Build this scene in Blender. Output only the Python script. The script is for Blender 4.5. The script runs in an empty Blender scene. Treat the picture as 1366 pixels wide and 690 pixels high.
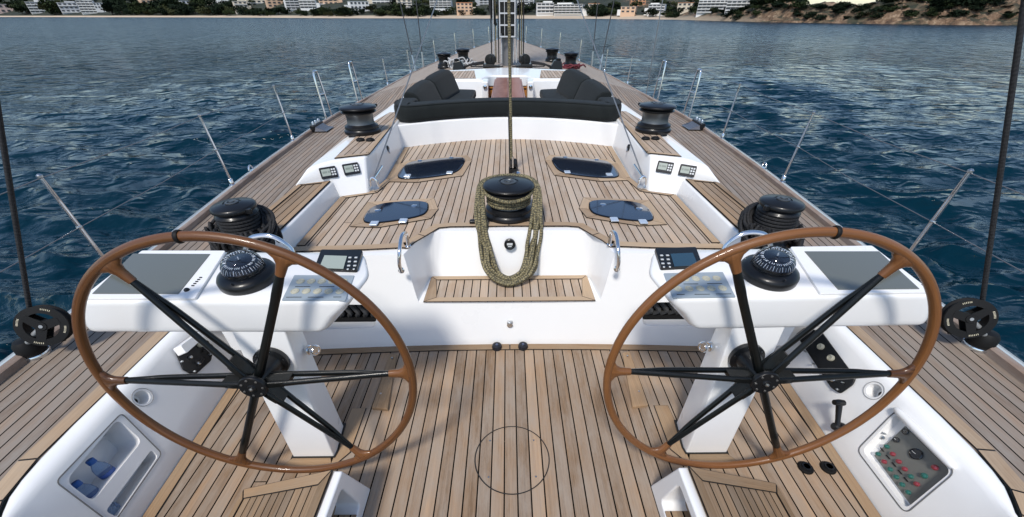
import bpy, bmesh, math, random
import numpy as np
from mathutils import Vector, Matrix, noise
from mathutils.geometry import tessellate_polygon
random.seed(7)
R = math.radians
S = bpy.context.scene
COL = S.collection
# ------------------------------------------------------------------ camera model (survey of the photograph)
FP, PX0, PY0 = 516.0, 683.0, 416.0
TH = math.atan((416-18)/516.0); CH = 1.7; YAW = R(.45); RHO = .003
cT, sT = math.cos(TH), math.sin(TH)
def ray(px, py):
    a = px-PX0; b = py-PY0
    x = a-b*RHO; y = b+a*RHO
    f = FP*cT-y*sT; d = FP*sT+y*cT
    return Vector((x*math.cos(YAW)+f*math.sin(YAW), -x*math.sin(YAW)+f*math.cos(YAW), -d))
CAM = Vector((0, 0, CH))
def at(px, py, z):
    r = ray(px, py); return CAM+r*((z-CH)/r.z)
def aty(px, py, y):
    r = ray(px, py); return CAM+r*(y/r.y)
def atp(px, py, p0, n):
    r = ray(px, py); n = Vector(n); return CAM+r*((Vector(p0)-CAM).dot(n)/r.dot(n))

# ------------------------------------------------------------------ materials
MATS = {}
def mat(name, col=(.5,.5,.5), rough=.5, metal=0, coat=0, trans=0, ior=1.45, emit=None, spec=.5, sheen=0, bump=0, bscale=200, var=0, vscale=3, alpha=1):
    if name in MATS: return MATS[name]
    m = bpy.data.materials.new(name); m.use_nodes = True
    nt = m.node_tree; b = nt.nodes['Principled BSDF']
    b.inputs['Base Color'].default_value = (*col, 1)
    b.inputs['Roughness'].default_value = rough
    b.inputs['Metallic'].default_value = metal
    b.inputs['Coat Weight'].default_value = coat
    b.inputs['Coat Roughness'].default_value = .08
    b.inputs['Transmission Weight'].default_value = trans
    b.inputs['IOR'].default_value = ior
    b.inputs['Specular IOR Level'].default_value = spec
    b.inputs['Sheen Weight'].default_value = sheen
    b.inputs['Alpha'].default_value = alpha
    tc = nt.nodes.new('ShaderNodeTexCoord')
    if bump:
        n = nt.nodes.new('ShaderNodeTexNoise'); n.inputs['Scale'].default_value = bscale; n.inputs['Detail'].default_value = 4
        nt.links.new(tc.outputs['Object'], n.inputs['Vector'])
        bu = nt.nodes.new('ShaderNodeBump'); bu.inputs['Strength'].default_value = bump; bu.inputs['Distance'].default_value = .003
        nt.links.new(n.outputs['Fac'], bu.inputs['Height']); nt.links.new(bu.outputs['Normal'], b.inputs['Normal'])
    if var:
        n = nt.nodes.new('ShaderNodeTexNoise'); n.inputs['Scale'].default_value = vscale; n.inputs['Detail'].default_value = 6
        nt.links.new(tc.outputs['Object'], n.inputs['Vector'])
        mr = nt.nodes.new('ShaderNodeMapRange'); mr.inputs['From Min'].default_value = .3; mr.inputs['From Max'].default_value = .7
        mr.inputs['To Min'].default_value = 1-var; mr.inputs['To Max'].default_value = 1+var
        nt.links.new(n.outputs['Fac'], mr.inputs['Value'])
        mx = nt.nodes.new('ShaderNodeVectorMath'); mx.operation = 'SCALE'; mx.inputs[0].default_value = col
        nt.links.new(mr.outputs[0], mx.inputs['Scale']); nt.links.new(mx.outputs[0], b.inputs['Base Color'])
        mr2 = nt.nodes.new('ShaderNodeMapRange'); mr2.inputs['To Min'].default_value = rough*.8; mr2.inputs['To Max'].default_value = min(1, rough*1.25)
        nt.links.new(n.outputs['Fac'], mr2.inputs['Value']); nt.links.new(mr2.outputs[0], b.inputs['Roughness'])
    if emit:
        b.inputs['Emission Color'].default_value = (*emit[0], 1); b.inputs['Emission Strength'].default_value = emit[1]
    MATS[name] = m
    return m
def nmath(nt, op, a, b=None, c=None):
    n = nt.nodes.new('ShaderNodeMath'); n.operation = op
    for i, v in enumerate((a, b, c)):
        if v is None: continue
        if isinstance(v, (int, float)): n.inputs[i].default_value = v
        else: nt.links.new(v, n.inputs[i])
    return n.outputs[0]
def teak(name, w, light, dark, grey, planks=True, seed=0.0, gap=.0062, rough=.62, wear=.5, butt=60.0):
    """UV in metres: u across the planks, v along them"""
    m = bpy.data.materials.new(name); m.use_nodes = True
    nt = m.node_tree; b = nt.nodes['Principled BSDF']; L = nt.links.new
    uvn = nt.nodes.new('ShaderNodeUVMap'); sp = nt.nodes.new('ShaderNodeSeparateXYZ'); L(uvn.outputs[0], sp.inputs[0])
    u, v = sp.outputs[0], sp.outputs[1]
    tc = nt.nodes.new('ShaderNodeTexCoord')
    if planks:
        p = nmath(nt, 'DIVIDE', nmath(nt, 'ADD', u, seed), w)
        idn = nmath(nt, 'FLOOR', p); fr = nmath(nt, 'FRACT', p)
        edge = nmath(nt, 'MINIMUM', fr, nmath(nt, 'SUBTRACT', 1.0, fr))
        line = nmath(nt, 'LESS_THAN', edge, gap/w/2)
        wn = nt.nodes.new('ShaderNodeTexWhiteNoise'); wn.noise_dimensions = '1D'; L(nmath(nt, 'ADD', idn, 17.3+seed), wn.inputs['W'])
        vv = nmath(nt, 'ADD', nmath(nt, 'DIVIDE', v, butt), nmath(nt, 'MULTIPLY', wn.outputs['Value'], 9.0))
        vid = nmath(nt, 'FLOOR', vv); vfr = nmath(nt, 'FRACT', vv)
        bl = nmath(nt, 'LESS_THAN', vfr, .0042/butt)
        line = nmath(nt, 'MAXIMUM', line, bl)
        wn2 = nt.nodes.new('ShaderNodeTexWhiteNoise'); wn2.noise_dimensions = '2D'
        cb = nt.nodes.new('ShaderNodeCombineXYZ'); L(idn, cb.inputs[0]); L(vid, cb.inputs[1]); L(cb.outputs[0], wn2.inputs['Vector'])
        rnd = wn2.outputs['Value']; rz = nmath(nt, 'MULTIPLY', rnd, 37.0)
    else:
        oi = nt.nodes.new('ShaderNodeObjectInfo'); rnd = oi.outputs['Random']; rz = nmath(nt, 'MULTIPLY', rnd, 37.0); line = None
    g = nt.nodes.new('ShaderNodeCombineXYZ')
    L(nmath(nt, 'MULTIPLY', u, 150.0), g.inputs[0]); L(nmath(nt, 'MULTIPLY', v, 3.0), g.inputs[1]); L(rz, g.inputs[2])
    n1 = nt.nodes.new('ShaderNodeTexNoise'); n1.inputs['Scale'].default_value = 1; n1.inputs['Detail'].default_value = 5; n1.inputs['Roughness'].default_value = .7
    L(g.outputs[0], n1.inputs['Vector'])
    n2 = nt.nodes.new('ShaderNodeTexNoise'); n2.inputs['Scale'].default_value = 1.0; n2.inputs['Detail'].default_value = 7; n2.inputs['Roughness'].default_value = .72
    g2 = nt.nodes.new('ShaderNodeCombineXYZ'); L(nmath(nt, 'MULTIPLY', u, 9.0), g2.inputs[0]); L(nmath(nt, 'MULTIPLY', v, 2.6), g2.inputs[1]); L(nmath(nt, 'MULTIPLY', rz, .35), g2.inputs[2]); L(g2.outputs[0], n2.inputs['Vector'])
    fac = nmath(nt, 'ADD', nmath(nt, 'MULTIPLY', n1.outputs['Fac'], 1.35), nmath(nt, 'MULTIPLY', rnd, .72))
    fac = nmath(nt, 'SUBTRACT', fac, .54)
    cr = nt.nodes.new('ShaderNodeMix'); cr.data_type = 'RGBA'; cr.clamp_factor = True
    L(fac, cr.inputs['Factor']); cr.inputs['A'].default_value = (*dark, 1); cr.inputs['B'].default_value = (*light, 1)
    mr = nt.nodes.new('ShaderNodeMapRange'); mr.inputs['From Min'].default_value = .36; mr.inputs['From Max'].default_value = .64; mr.inputs['To Max'].default_value = min(1, wear*1.7)
    L(n2.outputs['Fac'], mr.inputs['Value'])
    gm = nt.nodes.new('ShaderNodeMix'); gm.data_type = 'RGBA'; L(mr.outputs[0], gm.inputs['Factor']); L(cr.outputs['Result'], gm.inputs['A']); gm.inputs['B'].default_value = (*grey, 1)
    out = gm.outputs['Result']; h = n1.outputs['Fac']
    if line is not None:
        lm = nt.nodes.new('ShaderNodeMix'); lm.data_type = 'RGBA'; L(line, lm.inputs['Factor']); L(out, lm.inputs['A']); lm.inputs['B'].default_value = (.003,.003,.003, 1)
        L(nmath(nt, 'MULTIPLY', nmath(nt, 'SUBTRACT', 1.0, line), .3), b.inputs['Specular IOR Level'])
        out = lm.outputs['Result']
        h = nmath(nt, 'SUBTRACT', nmath(nt, 'MULTIPLY', h, .35), nmath(nt, 'MULTIPLY', line, 1.0))
    L(out, b.inputs['Base Color'])
    bu = nt.nodes.new('ShaderNodeBump'); bu.inputs['Strength'].default_value = .5; bu.inputs['Distance'].default_value = .002
    L(h, bu.inputs['Height']); L(bu.outputs['Normal'], b.inputs['Normal'])
    b.inputs['Roughness'].default_value = rough; b.inputs['Specular IOR Level'].default_value = .3
    MATS[name] = m
    return m
def ropemat(name, c1, c2, thick=.012, mixp=.5):
    m = bpy.data.materials.new(name); m.use_nodes = True
    nt = m.node_tree; b = nt.nodes['Principled BSDF']; L = nt.links.new
    uvn = nt.nodes.new('ShaderNodeUVMap'); sp = nt.nodes.new('ShaderNodeSeparateXYZ'); L(uvn.outputs[0], sp.inputs[0])
    u, v = sp.outputs[0], sp.outputs[1]       # u 0..1 round, v metres
    vs = nmath(nt, 'MULTIPLY', v, 1/(thick*2.2))
    a = nmath(nt, 'SINE', nmath(nt, 'MULTIPLY', nmath(nt, 'ADD', nmath(nt, 'MULTIPLY', u, 4.0), vs), 6.283))
    c = nmath(nt, 'SINE', nmath(nt, 'MULTIPLY', nmath(nt, 'SUBTRACT', nmath(nt, 'MULTIPLY', u, 4.0), vs), 6.283))
    k = nmath(nt, 'MULTIPLY', a, c)
    n = nt.nodes.new('ShaderNodeTexNoise'); n.inputs['Scale'].default_value = 1/thick*1.6; n.inputs['Detail'].default_value = 3
    tc = nt.nodes.new('ShaderNodeTexCoord'); L(tc.outputs['Object'], n.inputs['Vector'])
    f = nmath(nt, 'ADD', nmath(nt, 'MULTIPLY', k, .12), nmath(nt, 'MULTIPLY', n.outputs['Fac'], 1.0))
    st = nt.nodes.new('ShaderNodeMapRange'); st.inputs['From Min'].default_value = mixp-.08; st.inputs['From Max'].default_value = mixp+.08
    L(f, st.inputs['Value'])
    mx = nt.nodes.new('ShaderNodeMix'); mx.data_type = 'RGBA'; L(st.outputs[0], mx.inputs['Factor']); mx.inputs['A'].default_value = (*c2, 1); mx.inputs['B'].default_value = (*c1, 1)
    L(mx.outputs['Result'], b.inputs['Base Color'])
    bu = nt.nodes.new('ShaderNodeBump'); bu.inputs['Strength'].default_value = .4; bu.inputs['Distance'].default_value = .0015
    L(k, bu.inputs['Height']); L(bu.outputs['Normal'], b.inputs['Normal'])
    b.inputs['Roughness'].default_value = .75
    MATS[name] = m
    return m
white = mat('white_gelcoat', (.83,.825,.81), .28, coat=.35, var=.025, vscale=1.3)
nonskid = mat('white_matt', (.74,.75,.76), .5)
hullm = mat('hull_paint', (.36,.40,.45), .25, coat=.6)
caulk = mat('caulk', (.012,.012,.012), .6)
TD = teak('teak_side_deck', .056, (.34,.25,.18), (.115,.08,.056), (.265,.23,.195), wear=.55)
TB = teak('teak_bridge', .0535, (.55,.41,.29), (.25,.17,.11), (.45,.38,.31), seed=.0267, wear=.5)
TS = teak('teak_sole', .0605, (.44,.29,.175), (.13,.08,.045), (.33,.275,.22), seed=.0302, wear=.45)
TST = teak('teak_step', .05, (.40,.265,.155), (.13,.08,.042), (.29,.23,.17), seed=.01, wear=.35)
TF = teak('teak_foredeck', .056, (.40,.325,.25), (.23,.18,.135), (.35,.30,.255), wear=.6, gap=.004)
BM = teak('teak_board', 1, (.50,.36,.23), (.24,.155,.09), (.40,.32,.235), planks=False, wear=.3)
BMS = teak('teak_board_dark', 1, (.41,.265,.15), (.17,.105,.055), (.31,.24,.165), planks=False, wear=.3)
RAILM = teak('teak_rail', 1, (.36,.26,.20), (.18,.12,.085), (.32,.27,.235), planks=False, wear=.5)
WOOD = teak('varnished_rim', 1, (.215,.088,.028), (.035,.012,.004), (.12,.043,.013), planks=False, wear=.12, rough=.34)
WOOD.node_tree.nodes['Principled BSDF'].inputs['Coat Weight'].default_value = .25
MAHO = teak('mahogany', 1, (.30,.11,.07), (.16,.055,.035), (.34,.16,.12), planks=False, wear=.6, rough=.3)
black = mat('black_plastic', (.006,.006,.007), .35, spec=.3)
blackm = mat('black_anodised', (.0075,.008,.009), .34, spec=.35, coat=.12)
blackg = mat('black_gloss', (.006,.007,.009), .06, coat=1)
carbon = mat('carbon', (.004,.005,.005), .28, spec=.28, coat=.12, bump=.25, bscale=300)
rubber = mat('rubber', (.007,.007,.007), .6, spec=.25)
chrome = mat('polished_steel', (.72,.74,.76), .1, metal=1)
steel = mat('steel', (.5,.52,.53), .28, metal=1)
dsteel = mat('drum_steel', (.12,.13,.135), .42, metal=.7)
fabric = mat('charcoal_fabric', (.013,.016,.0165), .9, spec=.2, sheen=.06, bump=.6, bscale=350, var=.2, vscale=5)
screen = mat('screen', (.125,.13,.108), .09, coat=.6)
lcd = mat('lcd', (.34,.38,.33), .25)
lcdd = mat('lcd_dark', (.02,.055,.085), .08, coat=.7)
plate = mat('button_plate', (.33,.38,.41), .4, metal=.15)
creamb = mat('button_cream', (.46,.44,.34), .4)
btnw = mat('key_grey', (.6,.62,.62), .5)
hatchg = mat('hatch_acrylic', (.004,.010,.025), .035, coat=1)
bottle_m = mat('bottle_plastic', (.55,.72,.95), .06, trans=.85, ior=1.2)
capb = mat('bottle_cap', (.02,.11,.38), .35)
redm = mat('red_button', (.24,.025,.035), .2, coat=1)
greenm = mat('green_button', (.015,.115,.09), .2, coat=1)
panelg = mat('panel_grey', (.20,.20,.18), .4, metal=.4)
wirem = mat('wire_steel', (.25,.26,.27), .4, metal=.7)
silver = mat('clear_hinge', (.55,.62,.70), .18, metal=.4)
orangew = mat('cabin_varnish', (.45,.2,.05), .3)
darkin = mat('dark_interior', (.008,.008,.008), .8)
ropeO = ropemat('rope_olive', (.27,.225,.115), (.05,.046,.028), .014, .53)
ropeK = ropemat('rope_black', (.013,.013,.014), (.004,.004,.005), .014)
ropeW = ropemat('rope_white', (.55,.56,.56), (.12,.12,.13), .012, .42)
ropeR = ropemat('rope_red', (.17,.02,.03), (.015,.012,.012), .012, .42)

# ------------------------------------------------------------------ mesh building
MIR = False        # port side is built; starboard repeats it mirrored
class MB:
    def __init__(s): s.v = []; s.f = []; s.mi = []; s.uv = []; s.hasuv = False
    def add(s, vs, fs, m=0, uvs=None):
        o = len(s.v); s.v += [Vector(v) for v in vs]
        s.uv += (list(uvs) if uvs else [(0, 0)]*len(vs)); s.hasuv |= bool(uvs)
        for f in fs: s.f.append([i+o for i in f]); s.mi.append(m)
        return s
    def box(s, c, d, rot=None, m=0):
        c = Vector(c); vs = []
        for i in range(8):
            p = Vector(((i & 1)-.5, ((i >> 1) & 1)-.5, ((i >> 2) & 1)-.5)); p = Vector((p.x*d[0], p.y*d[1], p.z*d[2]))
            if rot is not None: p = rot @ p
            vs.append(c+p)
        return s.add(vs, [(0,2,3,1),(4,5,7,6),(0,1,5,4),(2,6,7,3),(0,4,6,2),(1,3,7,5)], m)
    def loft(s, loops, cap0=True, cap1=True, m=0, closed=True):
        n = len(loops[0]); vs = [p for l in loops for p in l]; fs = []
        for k in range(len(loops)-1):
            for i in range(n if closed else n-1):
                j = (i+1) % n; fs.append((k*n+i, k*n+j, (k+1)*n+j, (k+1)*n+i))
        if cap0: fs.append(tuple(reversed(range(n))))
        if cap1: fs.append(tuple((len(loops)-1)*n+i for i in range(n)))
        return s.add(vs, fs, m)
    def tube(s, pts, r, seg=8, closed=False, m=0, caps=True, vscale=1.0):
        pts = [Vector(p) for p in pts]; n = len(pts)
        rs = r if isinstance(r, (list, tuple)) else [r]*n
        tan = []
        for i in range(n):
            a = pts[(i-1) % n] if (closed or i > 0) else pts[i]; b = pts[(i+1) % n] if (closed or i < n-1) else pts[i]
            t = b-a; tan.append(t.normalized() if t.length > 1e-9 else Vector((0,0,1)))
        up = Vector((0,0,1)) if abs(tan[0].z) < .9 else Vector((1,0,0))
        nrm = (up-tan[0]*up.dot(tan[0])).normalized()
        vs, uvs, fs = [], [], []; L = 0
        cnt = n+1 if closed else n
        for k in range(cnt):
            i = k % n
            if k > 0:
                nrm = nrm-tan[i]*nrm.dot(tan[i])
                nrm = nrm.normalized() if nrm.length > 1e-6 else tan[i].orthogonal().normalized()
                L += (pts[i]-pts[(k-1) % n]).length
            bn = tan[i].cross(nrm)
            for q in range(seg+1):
                a = 2*math.pi*q/seg
                vs.append(pts[i]+(nrm*math.cos(a)+bn*math.sin(a))*rs[i]); uvs.append((q/seg, L*vscale))
        w = seg+1
        for k in range(cnt-1):
            for q in range(seg): fs.append((k*w+q, k*w+q+1, (k+1)*w+q+1, (k+1)*w+q))
        if caps and not closed:
            fs.append(tuple(reversed(range(seg)))); fs.append(tuple((cnt-1)*w+q for q in range(seg)))
        return s.add(vs, fs, m, uvs)
    def lathe(s, prof, c=(0,0,0), axis=(0,0,1), seg=28, m=0, ring=False):
        """prof: (r, h) from bottom to top"""
        ax = Vector(axis).normalized(); u = ax.orthogonal().normalized(); w = ax.cross(u); c = Vector(c)
        loops = [[c+ax*h+(u*math.cos(2*math.pi*k/seg)+w*math.sin(2*math.pi*k/seg))*max(r, 1e-4) for k in range(seg)] for r, h in prof]
        if ring: loops.append(loops[0]); return s.loft(loops, False, False, m)
        return s.loft(loops, prof[0][0] > 1e-3, prof[-1][0] > 1e-3, m)
    def sheet(s, pts, m=0, uvs=None):
        pts = [Vector(p) for p in pts]
        tr = tessellate_polygon([[Vector((p.x, p.y, 0)) for p in pts]])
        fs = []
        for t in tr:
            a, b, c = (pts[i] for i in t)
            fs.append(t if (b-a).cross(c-a).z > 0 else t[::-1])
        return s.add(pts, fs, m, uvs)
def wl(o):
    v = Vector((0,0,0))
    while o is not None: v += o.location; o = o.parent
    return v
def mx(p):
    p = Vector(p); return Vector((-p.x, p.y, p.z)) if MIR else p
def build(name, mb, mats, parent=None, bevel=0, seg=2, uv=None, flat=False, cuts=None, sub=0, sharp=None):
    me = bpy.data.meshes.new(name)
    off = wl(parent) if parent is not None else Vector((0,0,0))
    vs = [mx(v)-off for v in mb.v]
    fs = [tuple(reversed(f)) for f in mb.f] if MIR else mb.f
    me.from_pydata([tuple(v) for v in vs], [], fs)
    for m in (mats if isinstance(mats, (list, tuple)) else [mats]): me.materials.append(m)
    me.polygons.foreach_set('material_index', mb.mi)
    if uv or mb.hasuv:
        ul = me.uv_layers.new(name='UVMap')
        li = np.empty(len(me.loops), dtype=np.int32); me.loops.foreach_get('vertex_index', li)
        arr = np.array([uv(v) for v in mb.v] if uv else mb.uv, dtype=np.float32)
        ul.data.foreach_set('uv', arr[li].ravel())
    me.validate(); me.update()
    if not uv or cuts:
        bm = bmesh.new(); bm.from_mesh(me); 
        if not mb.hasuv or bevel: bmesh.ops.remove_doubles(bm, verts=bm.verts, dist=1e-5)
        if not uv: bmesh.ops.recalc_face_normals(bm, faces=bm.faces)
        bm.to_mesh(me); bm.free()
    o = bpy.data.objects.new(name, me); COL.objects.link(o)
    if cuts:
        cos = []
        for c in cuts:
            cm = bpy.data.meshes.new('c'); cm.from_pydata([tuple(mx(v)-off) for v in c.v], [], [tuple(reversed(f)) for f in c.f] if MIR else c.f)
            bm = bmesh.new(); bm.from_mesh(cm); bmesh.ops.remove_doubles(bm, verts=bm.verts, dist=1e-5); bmesh.ops.recalc_face_normals(bm, faces=bm.faces); bm.to_mesh(cm); bm.free()
            co = bpy.data.objects.new('c', cm); COL.objects.link(co); cos.append(co)
            md = o.modifiers.new('b', 'BOOLEAN'); md.operation = 'DIFFERENCE'; md.object = co; md.solver = 'EXACT'
        dg = bpy.context.evaluated_depsgraph_get(); dg.update()
        nm = bpy.data.meshes.new_from_object(o.evaluated_get(dg)); o.modifiers.clear(); o.data = nm; me = nm
        for co in cos: bpy.data.objects.remove(co)
    if parent is not None: o.parent = parent
    if not flat:
        me.polygons.foreach_set('use_smooth', [True]*len(me.polygons))
        if not bevel: me.set_sharp_from_angle(angle=R(sharp or 38))
    if bevel:
        md = o.modifiers.new('bevel', 'BEVEL'); md.width = bevel; md.segments = seg; md.limit_method = 'ANGLE'; md.angle_limit = R(28); md.use_clamp_overlap = True
        md.harden_normals = False
        wn = o.modifiers.new('wn', 'WEIGHTED_NORMAL'); wn.keep_sharp = False; wn.weight = 80
    if sub:
        md = o.modifiers.new('sub', 'SUBSURF'); md.levels = sub; md.render_levels = sub
    return o
def thing(name, label, cat, loc=(0,0,0), group=None, raw=False):
    o = bpy.data.objects.new(name, None); COL.objects.link(o); o.empty_display_size = .1
    o.location = Vector(loc) if raw else mx(loc); tag(o, label, cat, group); return o
def tag(o, label=None, cat=None, group=None, kind=None):
    if label: o['label'] = label
    if cat: o['category'] = cat
    if group: o['group'] = group
    if kind: o['kind'] = kind
    return o
def copytree(o, parent=None):
    c = o.copy(); COL.objects.link(c); c.parent = parent
    for ch in list(o.children): copytree(ch, c)
    return c
def spline(pts, n=8, closed=False):
    P = [Vector(p) for p in pts]; out = []; m = len(P)
    for i in range(m if closed else m-1):
        if closed: a, b, c, d = P[(i-1) % m], P[i], P[(i+1) % m], P[(i+2) % m]
        else: a, b, c, d = P[max(i-1, 0)], P[i], P[i+1], P[min(i+2, m-1)]
        for k in range(n):
            t = k/n
            out.append(.5*((2*b)+(c-a)*t+(2*a-5*b+4*c-d)*t*t+(3*b-a-3*c+d)*t**3))
    if not closed: out.append(P[-1].copy())
    return out
def rpoly(pts, r, n=5):
    """round the corners of a closed 3-D polygon"""
    P = [Vector(p) for p in pts]; out = []; m = len(P)
    for i in range(m):
        a, b, c = P[i-1], P[i], P[(i+1) % m]
        d1 = (a-b); d2 = (c-b); q = min(r, d1.length*.48, d2.length*.48)
        s = b+d1.normalized()*q; e = b+d2.normalized()*q
        for k in range(n+1):
            t = k/n; out.append(s*(1-t)**2+b*2*t*(1-t)+e*t*t)
    return out
def prism(mb, loop, vec, m=0, start=(0,0,0)):
    st = Vector(start); v = Vector(vec)
    return mb.loft([[Vector(p)+st for p in loop], [Vector(p)+st+v for p in loop]], m=m)
def boards(polys, z, mats, name, parent, ins=.0035, holes=False):
    """margin boards let into a deck: dark seam under, wood on top"""
    for P in polys:
        P = [Vector((p[0], p[1], z)) for p in P]
        mb = MB(); mb.sheet([p+Vector((0,0,.003)) for p in P], 1)
        # inset polygon
        n = len(P); area = sum(P[i].x*P[(i+1) % n].y-P[(i+1) % n].x*P[i].y for i in range(n)); sg = 1 if area > 0 else -1
        Q = []
        for i in range(n):
            a, b, c = P[i-1], P[i], P[(i+1) % n]
            d1 = (b-a).normalized(); d2 = (c-b).normalized()
            n1 = Vector((-d1.y, d1.x, 0))*sg; n2 = Vector((-d2.y, d2.x, 0))*sg
            bis = n1+n2
            bis = bis/max(.3, bis.length_squared)*2 if bis.length > .05 else n1
            Q.append(b+bis*ins+Vector((0,0,.006)))
        L = [(P[(i+1) % n]-P[i]) for i in range(n)]; dr = max(L, key=lambda q: q.length).normalized()
        mb.sheet(Q, 0)
        build(name, mb, mats, parent, uv=lambda p: (p.x*-dr.y+p.y*dr.x, p.x*dr.x+p.y*dr.y), flat=True)
def strip_polys(line, width, step=None):
    """boards following a polyline: list of (x,y), width to the left of travel"""
    P = [Vector((p[0], p[1], 0)) for p in line]; n = len(P); off = []
    for i in range(n):
        d1 = (P[i]-P[i-1]).normalized() if i else (P[1]-P[0]).normalized()
        d2 = (P[i+1]-P[i]).normalized() if i < n-1 else d1
        a = Vector((-d1.y, d1.x, 0)); b = Vector((-d2.y, d2.x, 0)); q = a+b
        off.append(P[i]+q/max(.4, q.length_squared)*2*width)
    return P, off
# ================================================================== YACHT
ZD = .34; ZB = .60; ZS = .71; ZC = .84; ZW = -1.7
def zedge(y): return ZD+.46*(max(0, y-5)/17)**1.4
EP = []
for px, py in ((0,490),(97,416),(332,230),(380,195.6),(422,166),(540,102),(560,92),(603,74.8),(627,67),(649,59.5),(661,55)):
    z = ZD
    for _ in range(60):
        p = at(px, py, z); z = z*.5+zedge(p.y)*.5
    EP.append((p.y, -p.x))
EP = [(-2.5, EP[0][1]-.22), (-1, EP[0][1]-.12)]+EP
ylast, xlast = EP[-1]
EP += [(ylast+1.0, xlast*.62), (ylast+1.8, xlast*.25), (ylast+2.1, .02)]
EY = [e[0] for e in EP]; EX = [e[1] for e in EP]
def XE(y): return float(np.interp(y, EY, EX))
BOWY = EY[-1]
ys_all = sorted(set([-2.5, -2, -1.5, -1, -.5, 0]+[round(.4*k, 2) for k in range(1, int(BOWY/.4)+1)]+[BOWY]))
# smooth outline
_xs = np.array([XE(y) for y in ys_all])
for _ in range(3): _xs[1:-1] = .25*_xs[:-2]+.5*_xs[1:-1]+.25*_xs[2:]
def XE(y): return float(np.interp(y, ys_all, _xs))
yacht = tag(bpy.data.objects.new('sailing_yacht', None), 'large white sailing yacht with teak decks, seen from its helm towards the bow', 'yacht')
yacht.location = (0, 0, ZW); COL.objects.link(yacht)

def side_x(y, u=None): return XE(y)
# hull
mb = MB()
for sg in (-1, 1):
    loops = []
    for y in ys_all:
        X = XE(y); p = [(max(X-.03, .01), zedge(y)-.01), (X, zedge(y)), (X+.012, zedge(y)-.05), (X*.985, zedge(y)-.6), (X*.95-.02, ZW+.3), (X*.88-.02, ZW-.5)]
        loops.append([(sg*max(x, .01), y, z) for x, z in p])
    mb.loft(loops, closed=False, cap0=False, cap1=False)
build('hull', mb, hullm, yacht, sharp=60)
def camb(y, x):
    if y < 7.6: return 0
    X = XE(y); a = np.interp(y, [7.6, 8.8, 14, 20], [.0, .40, .30, .12]); t = min(1, abs(x)/max(X, .05))
    return float(a*(1-t**2))
for MIR in (False, True):
    side = 'starboard' if MIR else 'port'
    # grey cap strip and teak toe rail
    mb = MB(); lp = []
    for y in ys_all:
        X = XE(y); z = zedge(y); w = min(.07, X*.5)
        lp.append([(-X-.004, y, z-.03), (-X, y, z+.012), (-X+.012, y, z+.02), (-X+w, y, z+.024), (-X+w+.004, y, z-.03)])
    mb.loft(lp, m=0); build('gunwale', mb, hullm, yacht)
    mb = MB(); lp = []; 
    for y in ys_all[:-1]:
        X = XE(y); z = zedge(y); w = min(.074, X*.5); e = min(.052, X*.3)
        lp.append([(-X+w, y, z-.03), (-X+w+.004, y, z+.040), (-X+w+.012, y, z+.046), (-X+w+e-.012, y, z+.046), (-X+w+e-.003, y, z+.040), (-X+w+e, y, z-.03)])
    mb.loft(lp); build('toe_rail', mb, RAILM, yacht, uv=lambda p: (p.x+p.z, p.y))
    # side deck planks follow the gunwale
    mb = MB(); yy = [y for y in ys_all if y <= 8.9]; lp = []
    def inner(y):
        if y < .45: return .62
        if y < 1.86: return 1.815
        return 1.42 if y < 3 else 1.30
    vs = []; fs = []; NN = 12
    yy = sorted(set(yy+[.52, .575, .61, .65, .70, .76, .45, .4501, 1.86, 1.8601, 2.99, 3.0]))
    for y in yy:
        for k in range(NN+1):
            x = XE(y)-.10+(inner(y)-XE(y)+.10)*k/NN
            vs.append((-x, y, zedge(y)+.004+camb(y, x)))
    for a in range(len(yy)-1):
        for k in range(NN):
            i = a*(NN+1)+k; fs.append((i, i+1, i+NN+2, i+NN+1))
    mb.add(vs, fs); build('side_deck', mb, TD, yacht, uv=lambda p: (XE(p.y)-abs(p.x), p.y))
    # covering board beside the cockpit moulding
    P, Q = strip_polys([(-1.845, .62), (-1.838, 1.0), (-1.835, 1.9)], .075)
    if True:
        inn = [(-.62, .47), (-1.50, .48), (-1.63, .525), (-1.73, .603), (-1.785, .69), (-1.818, .85), (-1.835, 1.9)]
        P, Q = strip_polys(inn, .07)
        Q = [q for q in Q]
        for a, b in ((0, 1), (1, 2), (2, 3), (3, 4), (4, 5), (5, 6)):
            boards([[*(P[a:b+1]), *reversed(Q[a:b+1])]], ZD+.004, [BM, caulk], 'covering_board', yacht)
# foredeck
MIR = False
mb = MB(); vs = []; fs = []; NN = 30
yy = [y for y in ys_all if y >= 8.4]; 
for y in yy:
    for k in range(NN+1):
        x = (XE(y)-min(.10, XE(y)*.7))*(2*k/NN-1); vs.append((x, y, zedge(y)+.002+camb(y, x)))
for a in range(len(yy)-1):
    for k in range(NN):
        i = a*(NN+1)+k; fs.append((i, i+1, i+NN+2, i+NN+1))
mb.add(vs, fs); build('foredeck', mb, TF, yacht, uv=lambda p: (XE(p.y)-abs(p.x), p.y))
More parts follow.
